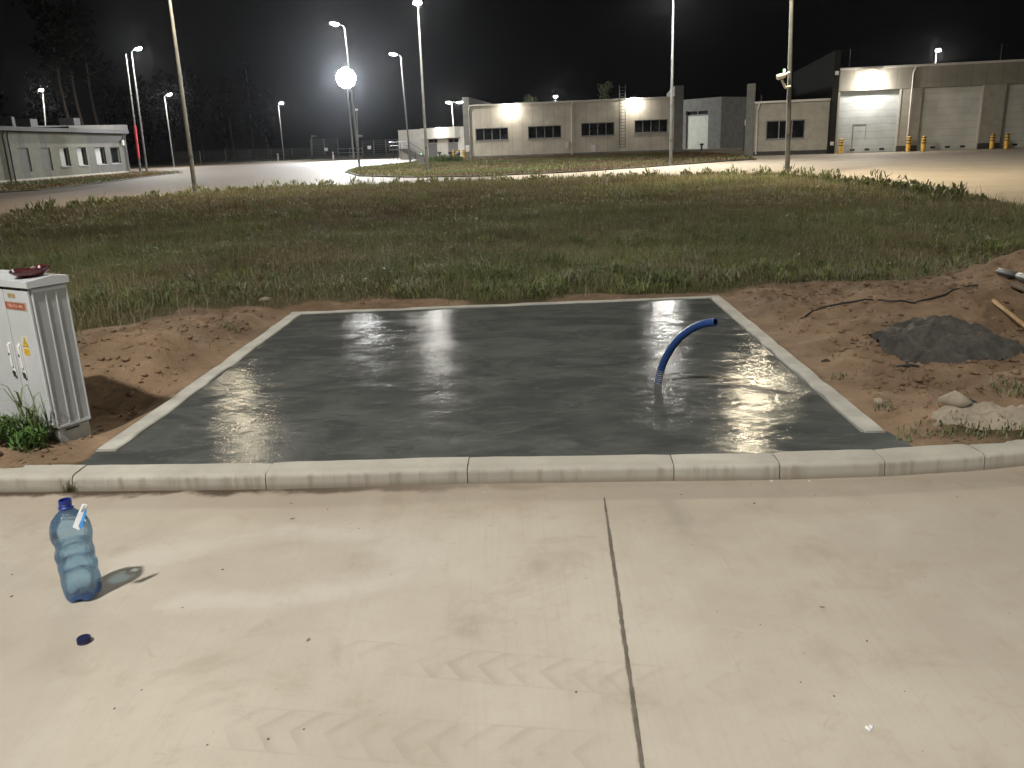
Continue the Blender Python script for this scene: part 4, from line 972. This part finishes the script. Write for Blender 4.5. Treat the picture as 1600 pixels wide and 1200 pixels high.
MB().quad((0, 0, zt+.02), (B.W, 0, zt+.02), (B.W, 9, zt+.1), (0, 9, zt+.1)).build('roof', MAT['roof'], B.e)
wall_lamp(B, B.on(688, 198, .8)[0], zt-.05, out=.95, size=.6)
mb = MB(); s_a, s_b = B.on(636, 240)[0], B.on(665, 240)[0]; ns = 8
mb.box((0, -1.6, 1.2), (s_a+.9, -.35, 1.32))
for k in range(ns): x_ = s_a+.9+(s_b-s_a-.9)*k/ns; z_ = 1.2*(1-(k+1)/(ns+1)); mb.box((x_, -1.6, z_), (x_+(s_b-s_a)/ns, -.35, z_+.08))
for yy in (-1.6, -.4):
    mb.tube([(0, yy, 2.2), (s_a+.9, yy, 2.2), (s_b, yy, 1.0)], .03, 6); mb.tube([(0, yy, 1.75), (s_a+.9, yy, 1.75), (s_b, yy, .55)], .02, 6)
    for x_, z_ in ((0, 0), (s_a*.5, 0), (s_a+.9, 0), (s_b, 0)): mb.tube([(x_, yy, 0), (x_, yy, 2.2 if x_ <= s_a+.9 else 1.0)], .03, 6)
mb.build('outside_stair', MAT['steel_dark'], B.e)

# building at left
Q0 = at(6, 287, .06); Q1 = at(203, 270.5, .06); d_ = (Q1-Q0)/np.linalg.norm(Q1-Q0)
B = Bld('left_building', 'low building at left with striped pale and dark walls and narrow windows', Q0-d_*7, Q1); zt = B.on(190, 207)[1]
rs = [B.rect(30, 231, 47, 264.5), B.rect(63.5, 231, 80.5, 263), B.rect(94, 231, 109, 259), B.rect(121.5, 230.5, 136, 259), B.rect(149.5, 229.5, 165, 256), B.rect(173.5, 229, 188, 255)]
zw0 = sum(r[1] for r in rs)/6; zw1 = sum(r[3] for r in rs)/6; rs = [(r[0], zw0-(.25 if k < 2 else 0), r[2], zw1) for k, r in enumerate(rs)]
shell(B, 0, B.W, zt, 14, MAT['wall_olive'], front=facade(0, B.W, 0, zt, rs, .22))
for k, r in enumerate(rs):
    if k < 2:
        w_ = window(B, r, 1, .22, glass='glass', sill=False); MB().box((r[0]+.03, .06, r[1]+.02), (r[2]-.03, .14, r[3]-.02)).build('shutter', MAT['wall_grey'], w_)
    else: window(B, r, 1, .22, blind=.72 if k < 5 else None)
for r in rs[:2]:
    x_ = (r[0]+r[2])/2; w_ = (r[2]-r[0])*.27; MB().box((x_-w_, -.006, .3), (x_+w_, -.001, r[1]-.01)).build('wall_stripe', MAT['wall_grey'], B.e); MB().box((x_-w_, -.006, r[3]+.01), (x_+w_, -.001, zt-.14)).build('wall_stripe', MAT['wall_grey'], B.e)
s_ = B.on(134.5, 215)[0]; s2 = B.on(141, 262)[0]; mb = facade(s_, B.W, .3, zt-.14, [rs[4], rs[5]]+[(rs[3][0], rs[3][1], rs[3][2], rs[3][3])], .001, -.008)
mb.build('dark_wall_field', MAT['wall_grey'], B.e)
MB().box((0, -.02, 0), (B.W, -.0095, .29)).build('socle', MAT['wall_taupe'], B.e)
MB().box((-.3, -.45, zt-.12), (B.W+.15, -.012, zt+.18)).box((-.3, -.012, zt+.005), (B.W+.15, 14.2, zt+.18)).build('eave', MAT['roof'], B.e)
s_ = B.on(100, 200)[0]; mb = MB(); mb.quad((s_, -.4, zt+.19), (B.W+.15, -.4, zt+.19), (B.W+.15, -.4, B.on(192, 195)[1]), (s_, -.4, zt+.35)); mb.quad((s_, -.4, zt+.35), (B.W+.15, -.4, B.on(192, 195)[1]), (B.W+.15, 14, B.on(192, 195)[1]+.3), (s_, 14, zt+.5)); mb.quad((B.W+.15, -.4, zt+.19), (B.W+.15, 14, zt+.19), (B.W+.15, 14, B.on(192, 195)[1]+.3), (B.W+.15, -.4, B.on(192, 195)[1])); mb.build('roof', MAT['wall_grey'], B.e)
downpipe(B, B.W-.05, zt-.05, mat='frame'); downpipe(B, B.on(7, 230)[0], zt-.05, mat='socle'); downpipe(B, B.on(14, 230)[0], zt-.05, mat='socle')
s_, z_ = B.on(190, 223); MB().box((s_-.15, -.2, z_-.25), (s_+.15, -.01, z_+.25)).build('wall_box', MAT['trim'], B.e, .03)
for px, py, w_ in ((35, 193, 1.2), (104, 191, 1.3), (2, 190, .5)):
    s_, z_ = B.on(px, py, -5); MB().box((s_-w_/2, 4, zt+.19), (s_+w_/2, 5.4, z_+.35)).build('roof_box', MAT['roof'], B.e, .03)

# ------------------------------------------------------------------ lamps
def head(mb_parent, c, ang, kind, L=.86, w=.50, tilt=.10):
    M = Matrix.Translation(Vector(c)) @ Matrix.Rotation(ang, 4, 'Z') @ Matrix.Rotation(-tilt, 4, 'Y')
    mb = MB(); P = [(-.06, .05, -.03), (.08, w/2*.8, -.035), (L*.8, w/2, -.035), (L, w/2*.75, -.03)]
    n0 = len(mb.v)
    for x_, y_, zb in P: mb.v += [tuple(M @ Vector(q)) for q in ((x_, -y_, zb), (x_, y_, zb), (x_, y_*.85, .055), (x_, -y_*.85, .055))]
    for i in range(3):
        for j in range(4): a = n0+i*4+j; b = n0+i*4+(j+1) % 4; mb.f.append((a, a+4, b+4, b)); mb.sm.append(False)
    mb.f.append((n0, n0+1, n0+2, n0+3)); e = n0+12; mb.f.append((e+3, e+2, e+1, e)); mb.sm += [False]*2
    h = mb.build('lamp_head', MAT['galv'], mb_parent, .01)
    lb = MB(); rows = [(0, 1), (.045, .9), (.08, .55)]; n = 10; cx = L*.52; rx, ry = L*.42, w*.46; b0 = 0
    for dz, k in rows: lb.v += [tuple(M @ Vector((cx+rx*k*math.cos(2*PI*i/n), ry*k*math.sin(2*PI*i/n), -.037-dz*1.25))) for i in range(n)]
    for r in range(2):
        for i in range(n): q = r*n; lb.f.append((q+i, q+n+i, q+n+(i+1) % n, q+(i+1) % n)); lb.sm.append(True)
    lb.f.append(tuple(2*n+i for i in reversed(range(n)))); lb.sm.append(True)
    lb.build('lens', LENS[kind], h, sharp=0); return h
def lamp(lab, base, top, heads, kind='street', r0=.095, r1=.05, group='street lamps on the site', door=True, z0=None):
    base = np.array(base, float); top = np.array(top, float)
    e = empty('street_lamp', base); tag(e, lab, 'street lamp', group); T = Vector(top-base); n = 9
    pts = [T*(k/n) for k in range(n+1)]; mb = MB(); mb.tube(pts, [r0+(r1-r0)*k/n for k in range(n+1)], 14); mb.build('pole', MAT['galv'], e, sharp=60)
    if door:
        q = T*.155; MB().tube([q-Vector((0, 0, .06)), q+Vector((0, 0, .06))], r0*1.03, 14).build('collar', MAT['steel_dark'], e, sharp=60)
        MB().lathe([(r0*2.0, -.02), (r0*2.0, .02), (r0*1.25, .035), (r0*1.2, .12), (r0*1.02, .13)], 14).build('foot_flange', MAT['galv'], e, sharp=40)
    for hp_ in heads:
        hv = Vector(np.array(hp_, float)-base); dv = hv-T; ang = math.atan2(dv.y, dv.x); ln = math.hypot(dv.x, dv.y)
        MB().tube([T-Vector((0, 0, .05)), T+Vector((dv.x*.3, dv.y*.3, .05+dv.z*.4)), hv], [.04, .035, .03], 8).build('arm', MAT['galv'], e, sharp=60)
        head(e, T+Vector((dv.x, dv.y, dv.z)), ang, kind)
    return e
def lampP(lab, bpx, tpx, hpx, Y=None, toward=.0, z0=0.0, **kw):
    b = at(*bpx, z0) if Y is None else atY(*bpx, Y)
    if Y is not None: b = np.array([b[0], Y, 0.0])
    t = atY(*tpx, b[1]); hs_ = [atY(hx, hy, b[1]-tw)+np.array([0, 0, 0.0]) for hx, hy, tw in hpx]
    return lamp(lab, b, t, hs_, **kw)
lampP('lamp post behind the roof of the left building, head and short stem showing', (76, 262), (67, 146), [(65, 141, 1.2)], Y=104)
lampP('lamp post right of the left building, beside the pole with a red lower part', (230, 271.5), (205.5, 82), [(212, 77, .5)])
lampP('slim lamp post left of the big dark pole, at the dark wood\'s edge', (272, 261.5), (257, 151), [(262, 148, .6)])
lampP('small far lamp post standing alone before the dark trees', (444, 250.5), (435, 164), [(438, 161, .8)])
lampP('tall lamp post passing behind the blinding floodlight, head on the left', (562, 263.5), (538.5, 43), [(530, 38, .4)])
lampP('tall thin lamp post at the left end of the white annex, head on the left', (641, 253), (626, 88), [(620, 85, .3)])
lampP('tall bright lamp post on the middle verge, head touching the picture top', (668, 269), (653, 11), [(652.5, 6, 1.1)])
lampP('lamp post with two heads behind the white annex roof', (712, 246), (705.5, 160), [(702.5, 160, .6), (714, 160, .3)], Y=122)
lampP('lamp post behind the long building\'s roof, only its glowing head showing', (869, 246), (868, 156), [(868, 151, 1.2)], Y=124)
lampP('lamp post behind the garage hall roof, only head and stem tip showing', (1460, 240), (1462, 86), [(1465, 79, 1.0)], Y=96)
# the three nearest posts, their heads above the picture
for lab, bp_, zb, tp, Y, hx, hy in (('nearest thick lamp post at left, rising out of the grass edge', (305, 298), .05, (265, 0), 36.5, .9, -1.0), ('thick lamp post at right carrying the white camera, head out of view', (1230, 271), .05, (1237, 0), 33.0, -.8, -1.0), ('lamp post before the right end of the long building, head out of view', (1048, 259), .05, (1052, 0), None, -.3, -1.2)):
    b = at(*bp_, 0) if Y is None else np.array([atY(*bp_, Y)[0], Y, .0]); t = atY(*tp, b[1]); H_ = 10.0 if Y else 9.3; t = b+(t-b)*(H_/t[2])
    lamp(lab, b, t, [t+np.array([hx, hy, .12])], kind='near' if Y else 'street')
    if 'camera' in lab: RP = (b, t)
# floodlight mast
b = at(553, 249.5, 0); t = atY(541, 122, b[1]); c = atY(540, 118, b[1]); e = empty('floodlight_mast', b); tag(e, 'mast with a blinding bank of white floodlights facing the slab', 'floodlight', 'street lamps on the site')
T = Vector(t-b); mb = MB(); mb.tube([T*(k/8) for k in range(9)], [.14-.07*k/8 for k in range(9)], 12); mb.build('pole', MAT['galv'], e, sharp=60)
mb = MB(); mb.tube([T+Vector((-1.2, 0, -.5)), T+Vector((1.2, 0, -.5))], .05, 8); mb.tube([T+Vector((-1.1, 0, .45)), T+Vector((1.1, 0, .45))], .05, 8); mb.build('cross_arm', MAT['galv'], e, sharp=60)
az = math.atan2(-b[0], b[1])
ring_pos = [(0, 0)] + [(.56*math.cos(k*PI/3), .56*math.sin(k*PI/3)) for k in range(6)] + [(1.10*math.cos(k*PI/6+.26), 1.10*math.sin(k*PI/6+.26)) for k in range(12)]  # outer heads added so the bank spreads into a round disc of glare
for ix, iz in ring_pos:
    M = Matrix.Translation(T+Vector((ix, -.25, iz))) @ Matrix.Rotation(az, 4, 'Z') @ Matrix.Rotation(PI/2+.10, 4, 'X')
    mb = MB(); mb.lathe([(.10, -.22), (.18, -.16), (.275, .0), (.285, .02), (.275, .03)], 16); mb.v = [tuple(M @ Vector(q_)) for q_ in mb.v]; h = mb.build('floodlight_head', MAT['galv'], e, sharp=50)
    MB().quad(*[M @ Vector((.262*math.cos(2*PI*j/12), .262*math.sin(2*PI*j/12), .034)) for j in range(12)]).build('lens', LENS['flood'], h)
# the lamp post behind the viewer that lights the slab
lamp('street lamp standing on the pavement behind the viewer\'s left shoulder', (-5.8, -3.0, 0), (-5.8, -3.0, 9.9), [(-4.9, -2.2, 10.0)], kind='key')
lamp('added unseen street lamp for fill, at right behind the viewer', (16.5, -6.3, 0), (16.5, -6.3, 10.2), [(15.8, -5.4, 10.3)], kind='far')  # added lamp, unseen, fills in light over the right of the pavement

# unlit poles
b = at(220, 272, 0); t = atY(196.5, 84, b[1]); e = empty('flag_pole', b); tag(e, 'slim unlit pole with a red lower part beside the left building', 'pole'); T = Vector(t-b)
za, zc = T*((271-246)/(272-84)), T*((271-192)/(272-84))
mb = MB(); mb.tube([Vector((0, 0, 0)), za], .10, 10); mb.tube([zc, T], [.08, .05], 10); mb.build('shaft', MAT['galv'], e, sharp=60); MB().tube([za, zc], [.12, .105], 10).build('red_sleeve', MAT['redpaint'], e, sharp=60)
b = at(561, 251.5, 0); t = atY(557, 173, b[1]); e = empty('camera_pole', b); tag(e, 'short unlit pole with a small box halfway, right of the floodlight mast', 'pole'); T = Vector(t-b)
MB().tube([Vector((0, 0, 0)), T], [.07, .05], 8).build('shaft', MAT['galv'], e, sharp=60); q = T*.5; MB().box((q.x-.3, -.3, q.z-.15), (q.x+.6, -.02, q.z+.12)).build('camera_box', MAT['galv'], e, .03); MB().box((T.x-.15, -.2, T.z), (T.x+.15, .1, T.z+.25)).build('pole_cap', MAT['trim'], e, .03)
b = at(488, 250, 0); t = atY(487, 211, b[1]); T = Vector(t-b); e = empty('sign_post', b); tag(e, 'dark post with a small cross piece left of the fence gate', 'pole'); MB().tube([(0, 0, 0), T], .08, 8).build('shaft', MAT['steel_dark'], e); MB().box((T.x-.1, -.15, T.z-.3), (T.x+.7, -.0, T.z-.05)).build('cross_piece', MAT['steel_dark'], e)
# camera on the right pole
b, t = RP; def_p = lambda px, py: atY(px, py, b[1]-.15)
e = empty('security_camera', def_p(1229, 112)); tag(e, 'white camera with a green light bracketed on the right lamp post', 'camera'); o0 = Vector(def_p(1229, 112))
def LP(px, py): return Vector(def_p(px, py))-o0
mb = MB(); mb.tube([LP(1234, 113), LP(1229, 115), LP(1225, 118)], .045, 8); mb.tube([LP(1235, 135), LP(1227, 137), LP(1222, 125)], .05, 8); mb.build('bracket', MAT['trim'], e, sharp=60)
mb = MB(); a_, b_ = LP(1227, 117), LP(1214, 121); mb.tube([a_, a_.lerp(b_, .15), b_.lerp(a_, .1), b_], [.07, .10, .10, .08], 12); mb.build('camera_body', MAT['trim'], e, sharp=40)
c_ = LP(1225.5, 110.5); MB().lathe([(.01, -.06), (.05, -.03), (.05, .03), (.01, .06)], 8, o=c_).build('green_light', LENS['led'], e)

# ------------------------------------------------------------------ bollards
def bollard_proto():
    e = empty('bollard', (0, 0, 0))
    MB().lathe([(.155, 0), (.155, .90), (.15, .97), (.125, 1.03), (.08, 1.07), (.001, 1.085)], 20).build('post', MAT['bollard'], e, sharp=50)
    MB().lathe([(.22, .0), (.22, .012), (.156, .03)], 20).build('base_ring', MAT['socle'], e, sharp=30); return e
proto = bollard_proto(); first = True
bl = [((1313, 240.2), 'yellow and black bollard at the left edge of the first pale garage gate'), ((1418.5, 236.9), 'left yellow and black bollard of the pair between first and second garage gates'), ((1442, 236.4), 'right yellow and black bollard of the pair between first and second garage gates'),
 ((1549, 233.1), 'left yellow and black bollard of the pair beside the third garage gate'), ((1572, 232.6), 'right yellow and black bollard of the pair beside the third garage gate'),
 ((709.5, 250), 'leftmost of three bollards between the white annex and the long building'), ((717, 249.5), 'middle one of three bollards between the white annex and the long building'), ((725, 249.5), 'rightmost of three bollards between the white annex and the long building'),
 ((1065, 233), 'leftmost small bollard in front of the dim roller gate'), ((1071, 232.5), 'middle small bollard in front of the dim roller gate'), ((1080, 232.5), 'right small bollard in front of the dim roller gate')]
for (px, py), lab in bl:
    if first: o = proto; first = False
    else:
        o = proto.copy(); COL.objects.link(o)
        for c_ in proto.children: k = c_.copy(); COL.objects.link(k); k.parent = o
    p = at(px, py, 0); o.location = (p[0], p[1], 0); o.rotation_euler.z = random.uniform(0, 6); tag(o, lab, 'bollard', 'yellow and black bollards')
# small things on the verge
p = at(659, 257.5, .06); e = empty('utility_cabinet', p); tag(e, 'small grey utility cabinet on the verge beside the bright lamp post', 'utility cabinet')
MB().box((-.30, -.2, .0), (.30, .2, .12)).build('plinth', MAT['plinth'], e); MB().box((-.27, -.18, .12), (.27, .18, .78)).build('body', MAT['wall_side'], e, .01); MB().box((-.30, -.21, .78), (.30, .21, .84)).build('lid', MAT['wall_side'], e, .01)
c_ = (0, 0, .9); MB().lathe([(.01, -.06), (.05, -.03), (.05, .03), (.01, .06)], 8, o=c_).build('green_light', LENS['led'], e)
for px, py, h_, lab in ((687.5, 251, 13, 'left dark standpipe on the verge before the white annex'), (704, 251, 13, 'middle dark standpipe on the verge before the white annex'), (716.5, 252, 12, 'right dark standpipe on the verge in front of the bollards'), (1096, 236, 11, 'squat dark box post in front of the dim roller gate')):
    p = at(px, py, .06); hh = h_*p[1]/F; e = empty('standpipe', p); tag(e, lab, 'standpipe', 'dark standpipes')
    MB().lathe([(.11, 0), (.11, hh*.8), (.1, hh*.82)], 12).build('riser', MAT['steel_dark'], e, sharp=50); MB().lathe([(.2, hh*.78), (.22, hh*.84), (.22, hh*.95), (.12, hh)], 12).build('cap', MAT['black'], e, sharp=50)
for px, py, s, hh, lab in ((683, 253, .9, .45, 'low dark shrub left of the standpipes'), (697, 253, 1.2, .55, 'low dark shrub between the standpipes'), (710, 253, .9, .4, 'low dark shrub right of the standpipes')):
    p = at(px, py, .06); v_, f_, c_ = clump(0, 0, 260, s, hh*1.6, DARK, .09, 0, lambda x, y: np.zeros(np.shape(x))); o = npmesh('shrub', v_, f_, MAT['leaf'], c_); o.location = p; tag(o, lab, 'shrub')
# fence, gate, markers at the far left
def fence(name, pa, pb, h_, step, lab, mesh=True):
    pa, pb = np.array(pa), np.array(pb); L = np.linalg.norm((pb-pa)[:2]); e = empty(name, pa, math.atan2(pb[1]-pa[1], pb[0]-pa[0])); tag(e, lab, 'fence'); n = max(1, int(L/step))
    mb = MB()
    for k in range(9): mb.tube([(0, 0, .1+h_*.98*k/8), (L, 0, .1+h_*.98*k/8)], .009, 4)
    k = 0
    while k*.22 < L: mb.tube([(k*.22, .012, .06), (k*.22, .012, h_+.08)], .007, 3, cap=False); k += 1
    mb.build('wire_panel', MAT['fencemesh'], e)
    for k in range(n+1): MB().box((L*k/n-.04, -.04, 0), (L*k/n+.04, .04, h_+.15)).build('post', MAT['fencemesh'], e)
A_ = np.array([-47, 123, 0.]); B_ = at(488, 249, 0); C_ = at(530, 248, 0); D_ = at(568, 247.5, 0); E_ = at(624, 247, 0)
fence('wire_fence', A_, B_, 1.9, 5, 'dark wire mesh fence along the trees at far left'); fence('wire_fence', B_, C_, 3.2, 2.5, 'taller fence section left of the low gate'); fence('wire_fence', D_, E_, 2.6, 4, 'wire mesh fence between the low gate and the white annex')
L = float(np.linalg.norm(D_-C_)); e = empty('swing_gate', C_, math.atan2(D_[1]-C_[1], D_[0]-C_[0])); tag(e, 'low pale metal gate in the far fence', 'gate'); mb = MB()
for z_ in (.25, .95, 1.6): mb.tube([(0, -.1, z_), (L, -.1, z_)], .045, 6)
for k in range(3): mb.tube([(L*k/2, -.1, 0), (L*k/2, -.1, 1.7)], .06, 6)
mb.build('gate_leaf', MAT['galv'], e); MB().tube([(L*.5, -.1, .25), (L, -.1, 1.6)], .03, 6).build('brace', MAT['galv'], e)
for px, py, lab in ((435, 251.5, 'white marker post at the yard edge left of the small far lamp post'), (521, 249.5, 'white marker post left of the low gate')):
    p = at(px, py, 0); e = empty('marker_post', p); tag(e, lab, 'marker post'); MB().lathe([(.13, 0), (.12, 1.1), (.06, 1.2)], 10).build('post', MAT['white'], e, sharp=50); MB().lathe([(.126, .8), (.124, .95)], 10, cap=False).build('band', MAT['redpaint'], e)
for px, py, lab in ((509.5, 233.5, 'small white notice plate on the tall fence section'), (577, 230.5, 'small white notice plate on the fence right of the gate')):
    y_ = float(C_[1])-.3 if px < 560 else float(D_[1])-.3; p = atY(px, py, y_); tag(MB().box((-.28, -.02, -.25), (.28, .02, .25)).build('notice_plate', MAT['white']), lab, 'notice'); bpy.context.scene.objects['notice_plate' if px < 560 else 'notice_plate.001'].location = p

# ------------------------------------------------------------------ trees
MAT['needle'] = simple('pine needles', (.003, .0045, .0025), 1, .3, 2, 0, spec=0); MAT['leafy'] = simple('tree leaves', (.05, .07, .03), .7, .4, 2, 0)
def crown(mb, c, rx, rz, n, s, lumps=9):
    cs = [(c[0]+RNG.normal(0, rx*.45), c[1]+RNG.normal(0, rx*.45), c[2]+RNG.uniform(-rz, rz)*.8) for _ in range(lumps)]
    for k in range(n):
        q = cs[RNG.integers(lumps)]; p = np.array(q)+RNG.normal(0, 1, 3)*np.array([rx, rx, rz*.5])*.33
        a, b = RNG.normal(0, 1, 3), RNG.normal(0, 1, 3); a = a/np.linalg.norm(a)*s*RNG.uniform(.5, 1.3); b = b/np.linalg.norm(b)*s*RNG.uniform(.3, .8)
        mb.quad(p-a, p+b, p+a, p-b)
def pine(lab, x, y, h, lean, cr=1.0, group=None, trunkpx=None):
    e = empty('pine_tree', (x, y, 0)); tag(e, lab, 'tree', group); mb = MB(); T = Vector((lean, 0, h))
    pts = [Vector((lean*(k/8)+.12*math.sin(k*1.3), .1*math.cos(k), h*k/8)) for k in range(9)]; mb.tube(pts, [.24-.17*k/8 for k in range(9)], 9)
    for k in range(10):
        t = .55+.045*k; p = pts[0].lerp(T, t); a = RNG.uniform(0, 6.28); l = (1.1-t)*4+.6; mb.tube([p, p+Vector((math.cos(a)*l*.5, math.sin(a)*l*.5, .15*l)), p+Vector((math.cos(a)*l, math.sin(a)*l, .45*l))], [.06, .04, .015], 5)
    mb.build('trunk', MAT['bark'], e, sharp=0); mb = MB(); crown(mb, (lean, 0, h*.80), 1.9*cr, h*.22, 800, .5, 14); mb.build('crown', MAT['needle'], e); return e
for px, top, Y, lean, lab in ((114, 85, 118, -1.2, 'tall pine behind the left building, left of a pair of bare trunks'), (132, 100, 120, -.9, 'tall pine behind the left building, right of a pair of bare trunks'), (155, 110, 128, -.6, 'faint slim pine behind the right end of the left building')):
    x_ = atY(px, 200, Y)[0]; pine(lab, x_, Y, 22, lean)
for px, Y, hh, lab in ((826, 128, 8.4, 'pale treetop showing over the middle of the long building\'s roof'), (944, 130, 9.6, 'pale treetop showing over the long building\'s roof beside the ladder')):
    x_ = atY(px, 200, Y)[0]; e = empty('birch_tree', (x_, Y, 0)); tag(e, lab, 'tree'); mb = MB(); mb.tube([(0, 0, 0), (.1, 0, hh*.6), (0, .1, hh*.95)], [.16, .1, .03], 8); mb.build('trunk', MAT['bark'], e, sharp=0); mb = MB(); crown(mb, (0, 0, hh*.8), .85, hh*.22, 420, .22, 7); mb.build('crown', MAT['leafy'], e)
mb = MB(); tb = MB()
for k in range(24):
    x_ = -135+k*3.6+RNG.uniform(-1, 1); y_ = 190+RNG.uniform(0, 20)+max(0, (x_+10)*.15); hh = RNG.uniform(15, 22)
    tb.tube([(x_, y_, 0), (x_+RNG.uniform(-.6, .6), y_, hh*.9)], [.22, .08], 6); crown(mb, (x_, y_, hh*.62), 1.9, hh*.36, 330, .8, 12)
o = mb.build('far_wood', MAT['needle']); tag(o, kind='stuff'); o2 = tb.build('wood_trunks', MAT['bark']); tag(o2, kind='stuff')

hz = MB().box((-195, -65, -1.1), (195, 235, 30)).build('glow_haze', bpy.data.materials.new('night haze')); tag(hz, kind='stuff')  # thin haze added to give the lamps a lens-like glow
m = hz.data.materials[0]; m.use_nodes = True; nt = m.node_tree; nt.nodes.remove(nt.nodes['Principled BSDF']); pv = nt.nodes.new('ShaderNodeVolumePrincipled')
pv.inputs['Color'].default_value = (.9, .93, 1, 1); pv.inputs['Density'].default_value = GLOW_HAZE; pv.inputs['Anisotropy'].default_value = .93
nt.links.new(pv.outputs[0], nt.nodes['Material Output'].inputs['Volume'])
# ------------------------------------------------------------------ night sky and render settings
w = bpy.data.worlds.new('World'); S.world = w; w.use_nodes = True; nt = w.node_tree; bg = nt.nodes['Background']
sk = nt.nodes.new('ShaderNodeTexSky'); sk.sky_type = 'NISHITA'; sk.sun_disc = False; sk.sun_elevation = math.radians(-9); sk.sun_rotation = math.radians(200)
mx = nt.nodes.new('ShaderNodeMix'); mx.data_type = 'RGBA'; mx.blend_type = 'ADD'; mx.inputs[0].default_value = 1
nt.links.new(sk.outputs[0], mx.inputs[6]); mx.inputs[7].default_value = (.014, .014, .0155, 1); nt.links.new(mx.outputs[2], bg.inputs[0]); bg.inputs[1].default_value = .09
S.view_settings.view_transform = 'Standard'; S.view_settings.look = 'None'; S.view_settings.exposure = 1.0; S.view_settings.gamma = 1
S.render.engine = 'CYCLES'; c = S.cycles; c.use_denoising = True; c.denoiser = 'OPENIMAGEDENOISE'; c.max_bounces = 8; c.transparent_max_bounces = 16; c.diffuse_bounces = 3; c.glossy_bounces = 4; c.transmission_bounces = 8
c.sample_clamp_indirect = 4; c.caustics_reflective = False; c.caustics_refractive = False; c.use_light_tree = True; c.light_sampling_threshold = .0
c.use_adaptive_sampling = True; c.adaptive_threshold = .012
